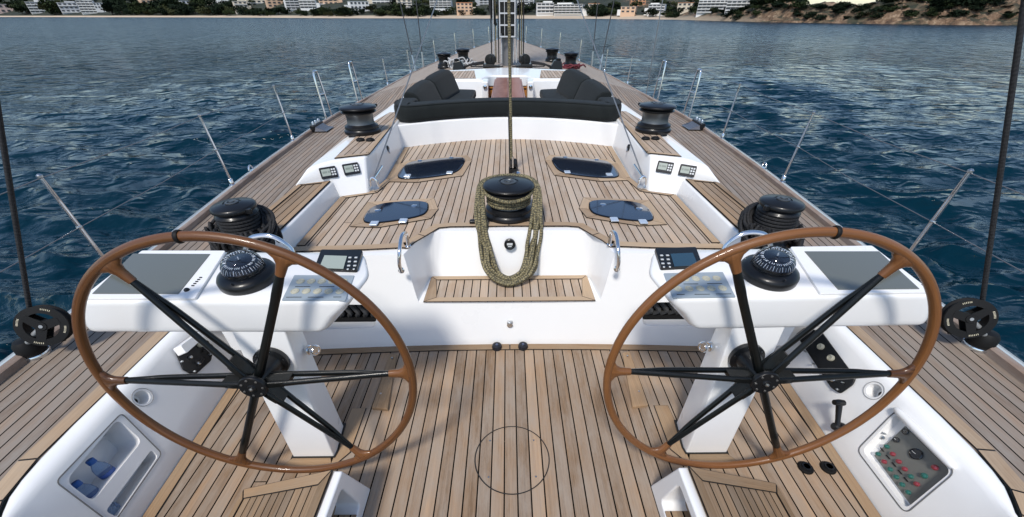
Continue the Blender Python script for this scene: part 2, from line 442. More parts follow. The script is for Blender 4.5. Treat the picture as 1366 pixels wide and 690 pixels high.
# ---- cockpit sole
arc = [(x, 1.854-.0335*(abs(x)/1.19)**2) for x in np.linspace(-1.66, 1.66, 23)]
mb = MB(); mb.sheet([(-1.66, -1.2, 0)]+[(x, y+.03, 0) for x, y in arc]+[(1.66, -1.2, 0)])
build('cockpit_sole', mb, TS, yacht, uv=lambda p: (p.x, p.y), flat=True)
ai = [(x, y-.052) for x, y in arc]
boards([[*ai[:12], (arc[11][0], arc[11][1]+.02), *[(x, y+.02) for x, y in arc[:11]][::-1]]], 0, [BMS, caulk], 'margin_board', yacht)
boards([[*ai[11:], *[(x, y+.02) for x, y in arc[11:]][::-1]]], 0, [BMS, caulk], 'margin_board', yacht)
mb = MB(); c = at(683, 611.5, 0); rr = .176
lp = [[(c.x+q*math.cos(a), c.y+q*math.sin(a), .004) for a in np.linspace(0, 2*math.pi, 64, endpoint=False)] for q in (rr, rr+.005)]
mb.loft(lp, False, False); hp = build('round_hatch_seam', mb, caulk, yacht, flat=True)
mb = MB()
for a in (-.85, .85, math.pi-.85, math.pi+.85): mb.lathe([(.004, 0), (.004, .0045), (.001, .005)], (c.x+(rr-.03)*math.sin(a), c.y+(rr-.03)*math.cos(a), 0), seg=8)
build('screw', mb, steel, yacht)
for MIR in (False, True):
    # sole board along the moulding
    f0, f1 = at(190, 690, 0), at(307, 515, 0)
    sl = (f1.x-f0.x)/(f1.y-f0.y)
    fx = lambda y: f0.x+sl*(y-f0.y)
    boards([[(fx(-.5), -.5), (fx(1.78), 1.78), (fx(1.78)+.06, 1.78), (fx(-.5)+.06, -.5)]], 0, [BMS, caulk], 'margin_board', yacht)
    # boards round the pedestal foot
    a, b, cpt = at(392,612,0), at(446,612,0), at(456,567,0)
    boards([[(a.x-.05, a.y-.055), (b.x+.0, b.y-.055), (b.x+.0, b.y+.01), (a.x-.00, a.y+.01)]], 0, [BMS, caulk], 'margin_board', yacht)
    boards([[(b.x+.004, b.y-.055), (b.x+.07, b.y+.03), (b.x+.07, b.y+.30), (b.x-.01, b.y+.30), (b.x-.02, b.y)]], 0, [BMS, caulk], 'margin_board', yacht)
    # foot chock
    q = [at(520,472,0), at(530,474,0), at(518,549,0), at(497,547,0)]
    mb = MB(); mb.loft([[p for p in q], [Vector((p.x, p.y, .006 if i < 2 else .022)) for i, p in enumerate(q)]])
    build('foot_chock', mb, BMS, yacht, bevel=.003, uv=lambda p: (p.x, p.y))
    mb = MB()
    for px, py in ((523,478),(508,526)):
        p = at(px, py, .012); mb.lathe([(.006, 0), (.006, .006), (.001, .008)], p, seg=8)
    build('screw', mb, steel, yacht)
# ---- side mouldings of the helm cockpit
FACE_P = Vector((fx(1.0), 1.0, 0)); FACE_T = Vector((-1.755, 1.0, .36))
def side_moulding():
    st = [(1.84, -1.832, .357), (1.4, -1.829, .357), (1.0, -1.822, .357), (.85, -1.812, .357), (.76, -1.798, .356), (.70, -1.782, .353), (.65, -1.758, .346), (.61, -1.728, .345), (.58, -1.695, .342), (.555, -1.66, .335), (.535, -1.64, .31), (.52, -1.62, .25), (.505, -1.60, .15), (.50, -1.59, .05)]
    lo = []
    for y, ox, zt in st:
        f = fx(y); k = .155/.36
        def fc(z): return f-k*z
        o_ = min(ox, fc(zt)-.012); w = fc(zt-.03)-o_
        pf = [(f, -.05), (f, .002), (fc(zt*.35), zt*.35), (fc(zt*.7), zt*.7), (fc(zt-.030), zt-.030), (fc(zt-.030)-w*.14, zt-.014), (fc(zt-.030)-w*.32, zt-.004), (fc(zt-.030)-w*.55, zt), (o_+w*.20, zt-.001), (o_+w*.07, zt-.007), (o_, zt-.020), (o_-.001, zt*.5), (o_, -.05)]
        lo.append([(x, y, z) for x, z in pf])
    return MB().loft(lo)
fn = Vector((1, -sl, .155/.36)).normalized()     # outward normal of the raked face (port)
def onface(px, py): return atp(px, py, (fx(1.0), 1.0, .002), fn)
P4 = lambda L: [onface(*q) for q in L]
for MIR in (False, True):
    cuts = []
    def cutter(loop, depth, taper=.0):
        c = sum(loop, Vector())/len(loop); mb = MB()
        prism_in = [c+(p-c)*(1-taper)-fn*depth for p in loop]
        return mb.loft([[p+fn*.03 for p in loop], [p for p in loop], prism_in])
    hole_c = onface(190, 530); t1 = Vector((sl, 1, 0)).normalized(); t2 = fn.cross(t1).normalized()
    circ = lambda c, r, n=24: [c+t1*r*math.cos(2*math.pi*k/n)+t2*r*math.sin(2*math.pi*k/n) for k in range(n)]
    cuts.append(cutter(circ(hole_c, .033), .05, .35))
    if not MIR:
        bin1 = rpoly(P4([(157,559),(190,588),(124,669.4),(88,642)]), .03)
        bin2 = rpoly(P4([(202,600),(211,609),(156,690),(141,682)]), .015)
        cuts += [cutter(bin1, .13, .06), cutter(bin2, .09, .05)]
        panel = rpoly(P4([(162,551),(216,605),(150,700),(74,643)]), .02)
    else:
        # opening measured on the starboard side of the photograph, mirrored for the build
        def onfaceR(px, py):
            n2 = Vector((-fn.x, fn.y, fn.z)); p = atp(px, py, (-fx(1.0), 1.0, .002), n2); return Vector((-p.x, p.y, p.z))
        PR = lambda L: [onfaceR(*q) for q in L]
        openR = rpoly(PR([(1195.7,552),(1269,629),(1208,679),(1150,600.5)]), .025)
        cuts += [cutter(openR, .035, .04)]
        panel = rpoly(PR([(1195.7,547),(1275,629.5),(1208,686),(1143,600.5)]), .03)
    m_ = build('cockpit_side', side_moulding(), white, yacht, cuts=cuts)
    m_.data.set_sharp_from_angle(angle=R(50))
    md = m_.modifiers.new('bevel', 'BEVEL'); md.width = .005; md.segments = 3; md.limit_method = 'ANGLE'; md.angle_limit = R(55)
    mb = MB(); mb.tube([p+fn*.0005 for p in panel], .0022, 6, closed=True); build('panel_seam', mb, mat('seam_grey', (.12,.12,.12), .6), yacht)
    mb = MB(); mb.tube([p+fn*.0005 for p in circ(hole_c, .043, 32)], .0018, 6, closed=True); build('recess_ring', mb, mat('ring_grey', (.35,.35,.35), .5), yacht)
    mb = MB(); mb.lathe([(.014, 0), (.014, .006), (.001, .007)], hole_c-fn*.0498-t1*.008, fn, 16); build('recess_plug', mb, blackm, yacht)
# ---- thwart between the cockpit and the bridge deck
MIR = False
axs = np.linspace(-1.66, 1.66, 25)
y0 = lambda x: 1.854-.0335*(abs(x)/1.19)**2
ytop = at(560, 340, ZB).y
y1 = lambda x: ytop+.02-.03*(abs(x)/1.19)**2
mb = MB(); lo = [[(x, y0(x), z) for x in axs]+[(1.66, 2.9, z), (-1.66, 2.9, z)] for z in (-.05, .0)]
lo.append([(x, y0(x)+.006, .05) for x in axs]+[(1.66, 2.9, .05), (-1.66, 2.9, .05)])
lo.append([(x, y1(x), ZB-.004) for x in axs]+[(1.66, 2.9, ZB-.004), (-1.66, 2.9, ZB-.004)])
mb.loft(lo)
zs = .305
sA, sB, sC, sD = at(566,404,zs), at(580,369,zs), at(787,369,zs), at(796,403,zs)
hx = (sD.x-sA.x)/2; hx2 = (sC.x-sB.x)/2; yb = (sB.y+sC.y)/2
tB, tC = at(592,308,ZB), at(548,330,ZB)
ct = MB()
bot = rpoly([(-hx-.06, 1.6, zs), (-hx-.03, 1.92, zs), (-hx2-.01, yb+.012, zs), (hx2+.01, yb+.012, zs), (hx+.03, 1.92, zs), (hx+.06, 1.6, zs)], .07, 6)
top = rpoly([(-hx-.16, 1.6, ZB+.02), (-hx-.11, 1.93, ZB+.02), (-hx-.0, tB.y+.01, ZB+.02), (hx+.0, tB.y+.01, ZB+.02), (hx+.11, 1.93, ZB+.02), (hx+.16, 1.6, ZB+.02)], .14, 6)
ct.loft([bot, top])
cb = []
for s in (-1, 1):
    q0, q1 = aty(503, 434, 1.89), aty(503, 406, 1.91)
    lp = rpoly([(s*q0.x*1.0, 1.75, q0.z), (s*(q0.x-.42), 1.75, q0.z), (s*(q0.x-.42), 1.75, q1.z+.02), (s*q1.x*1.0, 1.75, q1.z+.0)], .035, 5)
    c_ = MB().loft([[p for p in lp], [p+Vector((0, .45, 0)) for p in lp]]); cb.append((c_, q0, q1, s))
th = build('thwart', mb, white, yacht, cuts=[ct]+[c[0] for c in cb])
md = th.modifiers.new('bevel', 'BEVEL'); md.width = .02; md.segments = 4; md.limit_method = 'ANGLE'; md.angle_limit = R(35)
th.data.set_sharp_from_angle(angle=R(180)); wn = th.modifiers.new('wn', 'WEIGHTED_NORMAL'); wn.weight = 90
for c_, q0, q1, s in cb:
    mb = MB(); mb.box((s*(q0.x-.21), 2.2, (q0.z+q1.z)/2), (.4, .01, .3)); mb.box((s*(q0.x-.21), 2.06, q0.z+.002), (.41, .27, .003))
    build('locker_lining', mb, darkin, yacht)
    mb = MB(); random.seed(3)
    for k in range(5):
        x = s*(q0.x-.05-.05*k); mb.tube(spline([(x, 1.98, q0.z+.01), (x+.02, 1.96, q0.z+.05), (x-.03, 1.99, q0.z+.11), (x+.02, 2.0, q0.z+.13)], 5), .016, 6)
    build('stowed_bag', mb, mat('bag_cloth', (.05,.05,.05), .7), yacht)
# seat planks
w_ = .032
A, B, C_, D = Vector((-hx+.0, sA.y, 0)), Vector((-hx2, yb, 0)), Vector((hx2, yb, 0)), Vector((hx, sA.y, 0))
mb = MB(); mb.sheet([(p.x, p.y, zs+.002) for p in (A, B, C_, D)]); build('seat_planks', mb, TB, yacht, uv=lambda p: (p.x, p.y), flat=True)
i_ = .045
a, b, c2, d = A+Vector((i_*1.7, i_, 0)), B+Vector((i_*.9, -i_, 0)), C_+Vector((-i_*.9, -i_, 0)), D+Vector((-i_*1.7, i_, 0))
for poly in ((A, D, d, a), (D, C_, c2, d), (C_, B, b, c2), (B, A, a, b)):
    boards([[(p.x, p.y) for p in poly]], zs+.002, [BM, caulk], 'margin_board', yacht, ins=.002)
# ---- bridge deck
lft = [at(390,334,ZB), at(455.6,263,ZB), at(496.5,256,ZB), at(515,240,ZB), at(540.6,197,ZB)]
lx = -1.272
side_pts = [(lx, 1.99), (lx, lft[1].y), (lft[2].x, lft[2].y), (lft[3].x, lft[3].y), (-1.075, 4.22)]
e1, e2, e3, e4, e5 = at(484,341,ZB), at(536,334,ZB), at(551,324,ZB), at(561,312.5,ZB), at(600,308,ZB)
aft = [(lx, ytop+.035), (e1.x, ytop+.055), (e2.x, ytop+.075), (-.60, 2.04), (-.565, 2.12), (-.52, 2.19), (-.45, tB.y+.03), (-.38, tB.y+.045), (0, tB.y+.05)]
frontarc = [(x, 4.541-.32*(abs(x)/1.075)**2) for x in np.linspace(-1.075, 0, 8)]
left = aft[::-1]+side_pts[1:-1]+frontarc
full = left+[(-x, y) for x, y in left[::-1]][1:-1]
mb = MB(); mb.sheet([(x, y, ZB+.002) for x, y in full]); build('bridge_deck', mb, TB, yacht, uv=lambda p: (p.x, p.y), flat=True)
mb = MB(); mb.sheet([(-1.5, 2.5, ZB-.003), (-1.5, 4.9, ZB-.003), (1.5, 4.9, ZB-.003), (1.5, 2.5, ZB-.003)]); build('deck_bed', mb, white, yacht, flat=True)
for MIR in (False, True):
    P, Q = strip_polys(aft, .062)
    for a, b in ((0, 3), (3, 5), (5, 8)):
        boards([[*P[a:b+1], *reversed(Q[a:b+1])]], ZB+.002, [BM, caulk], 'margin_board', yacht)
    sd = [(lx, ytop+.11), (lx, lft[1].y), (lft[2].x, lft[2].y), (lft[3].x, lft[3].y), (-1.075, 4.22)]
    P, Q = strip_polys(sd[::-1], .055)
    for k in range(4): boards([[P[k], P[k+1], Q[k+1], Q[k]]], ZB+.002, [BM, caulk], 'margin_board', yacht)
# ---- coaming: strip step and raised winch island
si = [at(442.6,244,ZS), at(380,310,ZS)]
def coaming():
    # low step
    b = [(-1.56, 1.6), (-1.262, 1.6), (-1.275, lft[1].y+.05), (-1.56, 2.95)]
    t = [(-1.545, 1.6), (-1.298, 1.6), (-1.312, 2.90), (-1.545, 2.95)]
    m1 = MB().loft([[(x, y, .2) for x, y in b], [(x, y, ZB-.01) for x, y in b], [(x, y, ZS) for x, y in t]])
    return m1
cth = [at(446.5,211.7,ZC), at(496,204,ZC), at(540,151,ZC), at(528,139,ZC), at(466,180,ZC), at(424,219.4,ZC-.03)]
CF = 7.9
def IP(x, z): return 2.86+.40*(x+1.268)+.52*(z-.60)
def island():
    b = [(-1.56, IP(-1.56, ZS)), (-1.33, IP(-1.33, ZS)), (-1.275, IP(-1.275, ZB)), (-1.083, IP(-1.083, ZB)), (lft[3].x-.005, 3.22), (-1.085, 4.22), (-1.12, 4.7), (-1.12, 7.2), (-1.0, 8.0), (-1.2, CF), (-1.45, 7.4), (-1.60, 3.6), (-1.60, 2.95)]
    t = [(-1.47, IP(-1.47, ZC-.035)), (-1.37, IP(-1.37, ZC-.01)), (-1.31, IP(-1.31, ZC)), (-1.085, IP(-1.085, ZC)), (-1.075, 3.25), (-1.11, 4.22), (-1.14, 4.7), (-1.13, 7.2), (-1.0, 8.0), (-1.15, CF), (-1.34, 7.4), (-1.445, 3.6), (-1.46, 3.0)]
    zt = [ZC-.035, ZC-.01, ZC, ZC, ZC, ZC, ZC, ZC, ZC, ZC, ZC, ZC-.005, ZC-.02]
    zb = [.45, .6, .5, .5, .5, .5, .2, .2, .2, .3, .3, .3, .3]
    zm = [ZS+.002, ZS+.002, ZB+.002, ZB+.002, ZB+.002, ZB+.002, .4, .4, .4, .4, .4, .4, .45]
    return MB().loft([[(x, y, z) for (x, y), z in zip(b, zb)], [(x, y, z) for (x, y), z in zip(b, zm)], [(x, y, z) for (x, y), z in zip(t, zt)]])
for MIR in (False, True):
    build('coaming_step', coaming(), white, yacht, bevel=.012, seg=3)
    build('coaming', island(), white, yacht, bevel=.03, seg=4)
    # teak on the step
    o1, o2 = (-1.535, 1.62), (-1.535, 2.80); i1, i2 = (-1.312, 1.62), (-1.322, 2.885)
    mb = MB(); mb.sheet([(*o1, ZS+.004), (*o2, ZS+.004), (*i2, ZS+.004), (*i1, ZS+.004)]); build('step_planks', mb, TST, yacht, uv=lambda p: (p.x+.012, p.y), flat=True)
    boards([[(i1[0]-.045, 1.62), i1, i2, (i2[0]-.045, i2[1]-.03)], [o1, (o1[0]+.04, 1.62), (o2[0]+.04, o2[1]+.02), o2], [(o2[0]+.03, o2[1]-.01), (i2[0]-.03, i2[1]-.045), i2, o2]], ZS+.005, [BMS, caulk], 'margin_board', yacht)
    # teak on the island
    a, b = at(446.5,211.7,ZC), at(496,204,ZC); c_, d_ = at(473,184.6,ZC), at(540,152,ZC)
    tp = [(a.x, IP(a.x, ZC)+.03), (b.x+.0, IP(b.x, ZC)+.03), (-1.125, 4.2), (-1.16, 4.72), (-1.30, 4.72), (-1.36, 4.2), (c_.x, c_.y)]
    mb = MB(); mb.sheet([(x, y, ZC+.003) for x, y in tp]); build('coaming_planks', mb, TB, yacht, uv=lambda p: (p.x, p.y), flat=True)
    a.y = IP(a.x, ZC)+.03; b.y = IP(b.x, ZC)+.03
    boards([[(a.x, a.y), (b.x, b.y), (b.x, b.y+.05), (a.x+.006, a.y+.05)], [(b.x, b.y), (-1.125, 4.2), (-1.175, 4.2), (b.x-.04, b.y+.05)]], ZC+.003, [BM, caulk], 'margin_board', yacht)
# ---- aft wall of the guest cockpit
MIR = False
mb = MB(); xs = np.linspace(-1.16, 1.16, 21)
fa = lambda x: 4.541-.32*(abs(x)/1.075)**2
lo = [[(x, fa(x)+.0, ZB-.1) for x in xs]+[(x, fa(x)+.30, ZB-.1) for x in xs[::-1]], [(x, fa(x), ZB+.004) for x in xs]+[(x, fa(x)+.30, ZB) for x in xs[::-1]],
      [(x, fa(x)+.02, .815) for x in xs]+[(x, fa(x)+.30, .815) for x in xs[::-1]]]
mb.loft(lo); build('guest_cockpit_wall', mb, white, yacht, bevel=.015, seg=3)
# ---- guest cockpit interior
mb = MB(); mb.sheet([(-1.2, 4.7, .36), (-1.2, 7.4, .36), (1.2, 7.4, .36), (1.2, 4.7, .36)]); build('guest_cockpit_sole', mb, TS, yacht, uv=lambda p: (p.x, p.y), flat=True)
for MIR in (False, True):
    mb = MB(); a = at(637, 128, .72); mb.box((-.86, 5.9, .53), (.62, 2.3, .36)); build('seat_base', mb, white, yacht, bevel=.02)
    # forward face with its door reveal
    mb = MB(); mb.box((-.80, 7.33, .595), (.85, .12, .49)); build('cockpit_front', mb, white, yacht, bevel=.02)
    mb = MB(); mb.box((-.36, 7.22, .6), (.10, .40, .50)); build('companionway_side', mb, white, yacht, bevel=.02)
    mb = MB(); mb.tube([(-1.05, 7.28, .80), (-.55, 7.28, .80)], .008, 6); build('shade_rail', mb, steel, yacht)
    mb = MB(); zc_ = .865
    mb.sheet([(-.52, 7.32, zc_), (-1.12, 7.32, zc_), (-1.10, 8.3, zc_), (-.62, 8.42, zc_)]); build('coachroof_planks', mb, TB, yacht, uv=lambda p: (p.x, p.y), flat=True)
    mb = MB(); mb.lathe([(.03, 0), (.03, .01), (.01, .015)], (-.36, 7.01, .78), (0, -1, 0), 12); build('courtesy_light', mb, chrome, yacht)
MIR = False
mb = MB(); prism(mb, rpoly([(-1.2, 7.3, .5), (-.45, 7.3, .5), (-.3, 7.75, .5), (.3, 7.75, .5), (.45, 7.3, .5), (1.2, 7.3, .5), (1.15, 8.5, .5), (0, 8.95, .5), (-1.15, 8.5, .5)], .12), (0, 0, .36))
build('coachroof', mb, white, yacht, bevel=.03, seg=3)
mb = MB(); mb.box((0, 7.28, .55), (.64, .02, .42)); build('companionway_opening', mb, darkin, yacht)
mb = MB(); mb.box((-.22, 7.26, .66), (.16, .02, .09)); mb.box((.22, 7.26, .66), (.16, .02, .09)); mb.box((0, 7.25, .74), (.64, .02, .02)); build('companionway_step', mb, orangew, yacht)
mb = MB()
for x in (-.31, .31): mb.box((x, 7.255, .56), (.012, .02, .42))
build('companionway_trim', mb, orangew, yacht)
# ================================================================== HELM
def circpt(c, u, w, r, a): return c+u*(r*math.cos(a))+w*(r*math.sin(a))
wa, wb = R(4.0), R(1.4)
WC = Vector((-.933, 1.0, .626))
WN = Vector((math.sin(wb)*math.cos(wa), -math.cos(wb)*math.cos(wa), math.sin(wa))).normalized()
WU = Vector((0,0,1)).cross(WN).normalized()*1.0     # horizontal
WV = WN.cross(WU).normalized()
if WV.z < 0: WV = -WV
WR = .562
def steering_wheel(label):
    t = thing('steering_wheel', label, 'steering wheel', (WC.x, WC.y, WC.z-WR), 'steering wheels at the helm')
    mb = MB(); pts = [circpt(WC, WU, WV, WR, 2*math.pi*k/120) for k in range(120)]
    # spoke angles from the picture
    ends = [(150,355), (378,345), (537,498), (483,607), (322,609), (153,508)]
    angs = []
    for e in ends:
        p = atp(*e, WC, WN)-WC; angs.append(math.atan2(p.dot(WV), p.dot(WU)))
    mb.tube(pts, .0158, 16, closed=True)
    mb.uv = [(a*.12, b) for a, b in mb.uv]; build('rim', mb, WOOD, t)
    for a in angs:
        # wooden boss blending the spoke into the rim
        d = WU*math.cos(a)+WV*math.sin(a); tg = -WU*math.sin(a)+WV*math.cos(a)
        mb = MB(); lo = []
        for q, wd, hh in ((.005, .080, .011), (.014, .056, .0148), (.026, .030, .0148), (.042, .0185, .0140), (.070, .0160, .0130), (.082, .0150, .0125)):
            c = WC+d*(WR-q)
            lo.append([c+tg*wd*math.cos(2*math.pi*k/16)+WN*hh*math.sin(2*math.pi*k/16) for k in range(16)])
        mb.loft(lo); build('spoke_boss', mb, WOOD, t, uv=lambda p: ((p-WC).dot(tg), (p-WC).dot(d)))
    hf, hb = WC+WN*.052, WC-WN*.075
    # axle hub
    mb = MB(); prof = [(.063, -.105), (.066, -.10), (.066, -.084), (.048, -.078), (.044, -.05), (.038, -.02), (.030, .02), (.030, .035), (.048, .037), (.050, .041), (.050, .050), (.047, .054), (.016, .055), (.014, .060), (.001, .061)]
    prof = [(r, h) for r, h in prof]
    mb.lathe(prof, WC, WN, 32); hub = build('hub', mb, blackm, t)
    mb = MB()
    for k in range(7):
        a = 2*math.pi*k/7; c = WC+WN*.053+(WU*math.cos(a)+WV*math.sin(a))*.037
        mb.lathe([(.0045, 0), (.0045, .003), (.001, .0035)], c, WN, 8)
    for k in range(6):
        a = 2*math.pi*k/6+.3; c = WC-WN*.085+(WU*math.cos(a)+WV*math.sin(a))*.055
        mb.lathe([(.005, 0), (.005, .004), (.001, .0045)], c, WN, 8)
    mb.lathe([(.007, 0), (.007, .003), (.001, .005)], WC+WN*.0605, WN, 10)
    build('hub_bolts', mb, steel, hub)
    for i, a in enumerate(angs):
        d = WU*math.cos(a)+WV*math.sin(a); tg = -WU*math.sin(a)+WV*math.cos(a)
        mb = MB(); twin = i not in (1, 4)
        g = .025 if twin else .006
        # two slim rods that run together toward the rim
        for s in (-1, 1):
            pth = [WC+d*.03+WN*(.012+s*g), WC+d*.10+WN*(.008+s*g), WC+d*.16+WN*(.006+s*g*.86), WC+d*.34+WN*s*g*.50, WC+d*(WR-.15)+WN*s*.006, WC+d*(WR-.075)]
            pth = spline(pth, 6)
            lo = []
            for k, c in enumerate(pth):
                q = k/(len(pth)-1); wd = .0120; hh = .0095
                if not twin: wd, hh = .014, .011
                lo.append([c+tg*wd*math.cos(2*math.pi*m/10)+WN*hh*math.sin(2*math.pi*m/10) for m in range(10)])
            mb.loft(lo)
        if twin:
            lo = []
            for q, gg in ((.03, .037), (.075, .036), (.105, .032), (.120, .020)):
                c = WC+d*q+WN*.009
                lo.append([c+tg*sx*.009+WN*sy*gg for sx, sy in ((-1,-1),(1,-1),(1,1),(-1,1))])
            mb.loft(lo)
        build('spoke', mb, carbon, t)
    # turk's head whipping that marks the king spoke
    a = math.atan2((atp(238,314,WC,WN)-WC).dot(WV), (atp(238,314,WC,WN)-WC).dot(WU))
    mb = MB(); mb.tube([circpt(WC, WU, WV, WR, a+q) for q in np.linspace(-.011, .011, 5)], [.0188, .0205, .0208, .0205, .0188], 14)
    build('king_spoke_mark', mb, rubber, t)
    return t
TOPY, TOPZ, TSL = 1.105, .8925, .072
def top(px, py, off=0): return atp(px, py, (0, TOPY, TOPZ+off), (0, -TSL, 1))
TU = Vector((1, 0, 0)); TVv = Vector((0, 1, TSL)).normalized(); TNn = Vector((0, -TSL, 1)).normalized()
def slab(mb, quad, h, r=.0, base=0.0, m=0, n=3):
    q = rpoly(quad, r, n) if r else [Vector(p) for p in quad]
    return mb.loft([[p+TNn*base for p in q], [p+TNn*(base+h) for p in q]], m=m)
def helm_console(label, star):
    ped = [at(392,611,0), at(446,611,0)]
    t = thing('helm_console', label, 'helm console', (-.955, 1.15, 0), 'helm consoles')
    mb = MB(); x0, x1 = ped[0].x, ped[1].x
    def ring(xa, xb, ya, yb_, z, ch=.03):
        return [(xa, ya, z), (xb, ya, z), (xb+.004, ya+.03, z), (xb-.012, yb_, z), (xa-.01, yb_, z), (xa-.008, ya+.03, z)]
    mb.loft([ring(x0, x1, ped[0].y, 1.235, 0.0), ring(x0+.004, x1+.0, ped[0].y+.020, 1.235, .40), ring(x0-.0, x1+.004, 1.12, 1.235, .76)])
    build('pedestal', mb, white, t, bevel=.006, seg=3)
    mb = MB(); mb.loft([[(x0-.006, ped[0].y-.006, 0.007), (x1+.006, ped[0].y-.006, .007), (x1+.012, ped[0].y+.03, .007), (x1-.004, 1.25, .007), (x0-.02, 1.25, .007)], [(x0-.006, ped[0].y-.006, 0.012), (x1+.006, ped[0].y-.006, .012), (x1+.012, ped[0].y+.03, .012), (x1-.004, 1.25, .012), (x0-.02, 1.25, .012)]])
    build('pedestal_seal', mb, caulk, t)
    # pod
    corners = [top(117,403), top(460,403), top(492,365), top(486,337), top(172,336)]
    corners[0].x = corners[4].x = (corners[0].x+corners[4].x)/2-.006
    lo_t = rpoly([corners[0], corners[1]+Vector((.0, 0, 0)), corners[2], corners[3], corners[4]], .035, 5)
    ctr = sum(corners, Vector())/5; xl_, xr_ = corners[0].x, corners[2].x
    def shr(p, k, dz=None, z=None, sh=0):
        q = Vector((ctr.x+(p.x-ctr.x)*k, ctr.y+(p.y-ctr.y)*k, p.z)); 
        if z is not None: q.z = z
        if dz: q.z += dz
        if sh: q.x -= sh*(.055+.055*(q.x-xl_)/(xr_-xl_))
        return q
    bt = [at(118,438,.775), at(462,440,.775)]
    mb = MB(); mb.loft([[shr(p, .955, z=.752, sh=1) for p in lo_t], [shr(p, .975, z=.753, sh=1) for p in lo_t], [shr(p, .992, z=.761, sh=.95) for p in lo_t], [shr(p, 1.0, z=.778, sh=.85) for p in lo_t], [shr(p, 1.003, z=.825, sh=.5) for p in lo_t], [shr(p, 1.0, dz=-.018) for p in lo_t], [shr(p, .992, dz=-.006) for p in lo_t], [shr(p, .975) for p in lo_t]])
    build('pod', mb, white, t, sharp=75)
    # chart plotter bezel and glass
    L_ = corners[0].x+.025
    bz = [top(120,401), top(262,401), top(302,337), top(172,337)]
    bz[0].x = L_; bz[3].x = L_
    mb = MB(); slab(mb, bz, .010, .008); b_ = build('chart_plotter', mb, white, t, bevel=.004, seg=2)
    if star: sq = [(0,0)]
    mb = MB()
    if not star: q = [top(123.5,392.5,.01), top(238,392.5,.01), top(280.5,339.5,.01), top(178,339,.01)]
    else:
        q0 = [(1118,387), (1226,386), (1172,336), (1073,336)]
        q = [atp(px, py, (0, TOPY, TOPZ+.01), (0, -TSL, 1)) for px, py in q0]; q = [Vector((-p.x, p.y, p.z)) for p in q]
    slab(mb, q, .0025, .0, base=0); build('screen', mb, screen, b_, flat=True)
    mb = MB()
    for k in range(5):
        if not star: p = top(257.5+2.6*k, 381.5-2.7*k, .01); 
        else: p = atp(1212.5+4.0*k, 363+3.1*k, (0, TOPY, TOPZ+.01), (0, -TSL, 1)); p = Vector((-p.x, p.y, p.z))
        mb = MB(); mb.box(p+TNn*.0015, (.009, .004, .003)); build('key', mb, blackm, b_)
    p = top(249.5, 387.5, .01) if not star else Vector((-atp(1233,380.5,(0,TOPY,TOPZ+.01),(0,-TSL,1)).x, atp(1233,380.5,(0,TOPY,TOPZ+.01),(0,-TSL,1)).y, TOPZ+.01))
    mb = MB(); mb.lathe([(.009, 0), (.009, .005), (.006, .008), (.001, .008)], p, TNn, 16)
    build('knob', mb, blackm, b_)
    # multi display at the inboard end
    d = [top(421,362), top(477,364), top(485,338), top(430,337)]
    mb = MB(); slab(mb, d, .016, .008); dd = build('wind_display', mb, blackm, t, bevel=.003, seg=2)
    mb = MB(); lq = [top(426,357.5,.017), top(458,359,.017), top(463,342,.017), top(433,341,.017)]
    slab(mb, lq, .0015); build('lcd', mb, lcdd if star else lcd, dd, flat=True)
    mb = MB()
    for i in range(2):
        for k in range(3): mb = MB(); mb.box(top(467+i*8+k*-.8, 344+k*5.4, .017)+TNn*.001, (.011, .007, .003)); build('key', mb, btnw, dd)
    for i, k in ((0,3), (1,3)): mb = MB(); mb.lathe([(.004, 0), (.004, .002), (.001, .003)], top(464+i*8, 359.5, .017), TNn, 10); build('key', mb, btnw, dd)
    mb = MB(); pl = [top(376,402), top(461,402), top(473,368.5), top(393,368)]
    slab(mb, pl, .004, .004); bp = build('button_panel', mb, plate, t, bevel=.001, seg=1)
    for r_ in range(2):
        for k in range(5):
            c = top(401+14.2*k, 375.5, .004) if r_ == 0 else top(393.5+15*k, 388.8, .004)
            mb = MB(); mb.lathe([(.0150, 0), (.0150, .002), (.0128, .003), (.0120, .0015), (.011, .0015), (.010, .003), (.004, .0035), (.001, .0035)], c, TNn, 20)
            build('button', mb, [creamb], bp)
    mb = MB()
    for px, py, w in ((398,382.6,.055), (430,382.6,.055), (386,396.7,.055), (415,396.7,.055), (444,396.5,.028)): mb.box(top(px+6, py, .004)+TNn*.0007, (w, .0022, .001))
    build('legend_marks', mb, blackm, bp)
    # compass
    cc = top(333.5, 373); 
    mb = MB(); mb.lathe([(.098, 0), (.101, .006), (.101, .026), (.096, .036), (.082, .043), (.070, .046)], cc, TNn, 48); cp = build('compass', mb, blackm, t)
    mb = MB(); mb.lathe([(.070, .045), (.0705, .060), (.067, .078), (.057, .096), (.040, .109), (.020, .116), (.001, .118)], cc, TNn, 40)
    build('compass_dome', mb, mat('dome_glass', (.92,.95,1), .015, trans=1, ior=1.3), cp)
    mb = MB(); mb.lathe([(.060, .045), (.060, .058), (.050, .070), (.03, .078), (.001, .081)], cc, TNn, 36); build('compass_card', mb, blackg, cp)
    mb = MB(); random.seed(5)
    u = TU; w = TNn.cross(u).normalized()
    for k in range(36):
        a = 2*math.pi*k/36; dr = u*math.cos(a)+w*math.sin(a); big = k % 3 == 0
        r0, r1 = (.048, .0595) if big else (.054, .0595)
        p0 = cc+dr*r0+TNn*.0730; p1 = cc+dr*r1+TNn*.0605
        mb.tube([p0, p1], .0010 if big else .0006, 5)
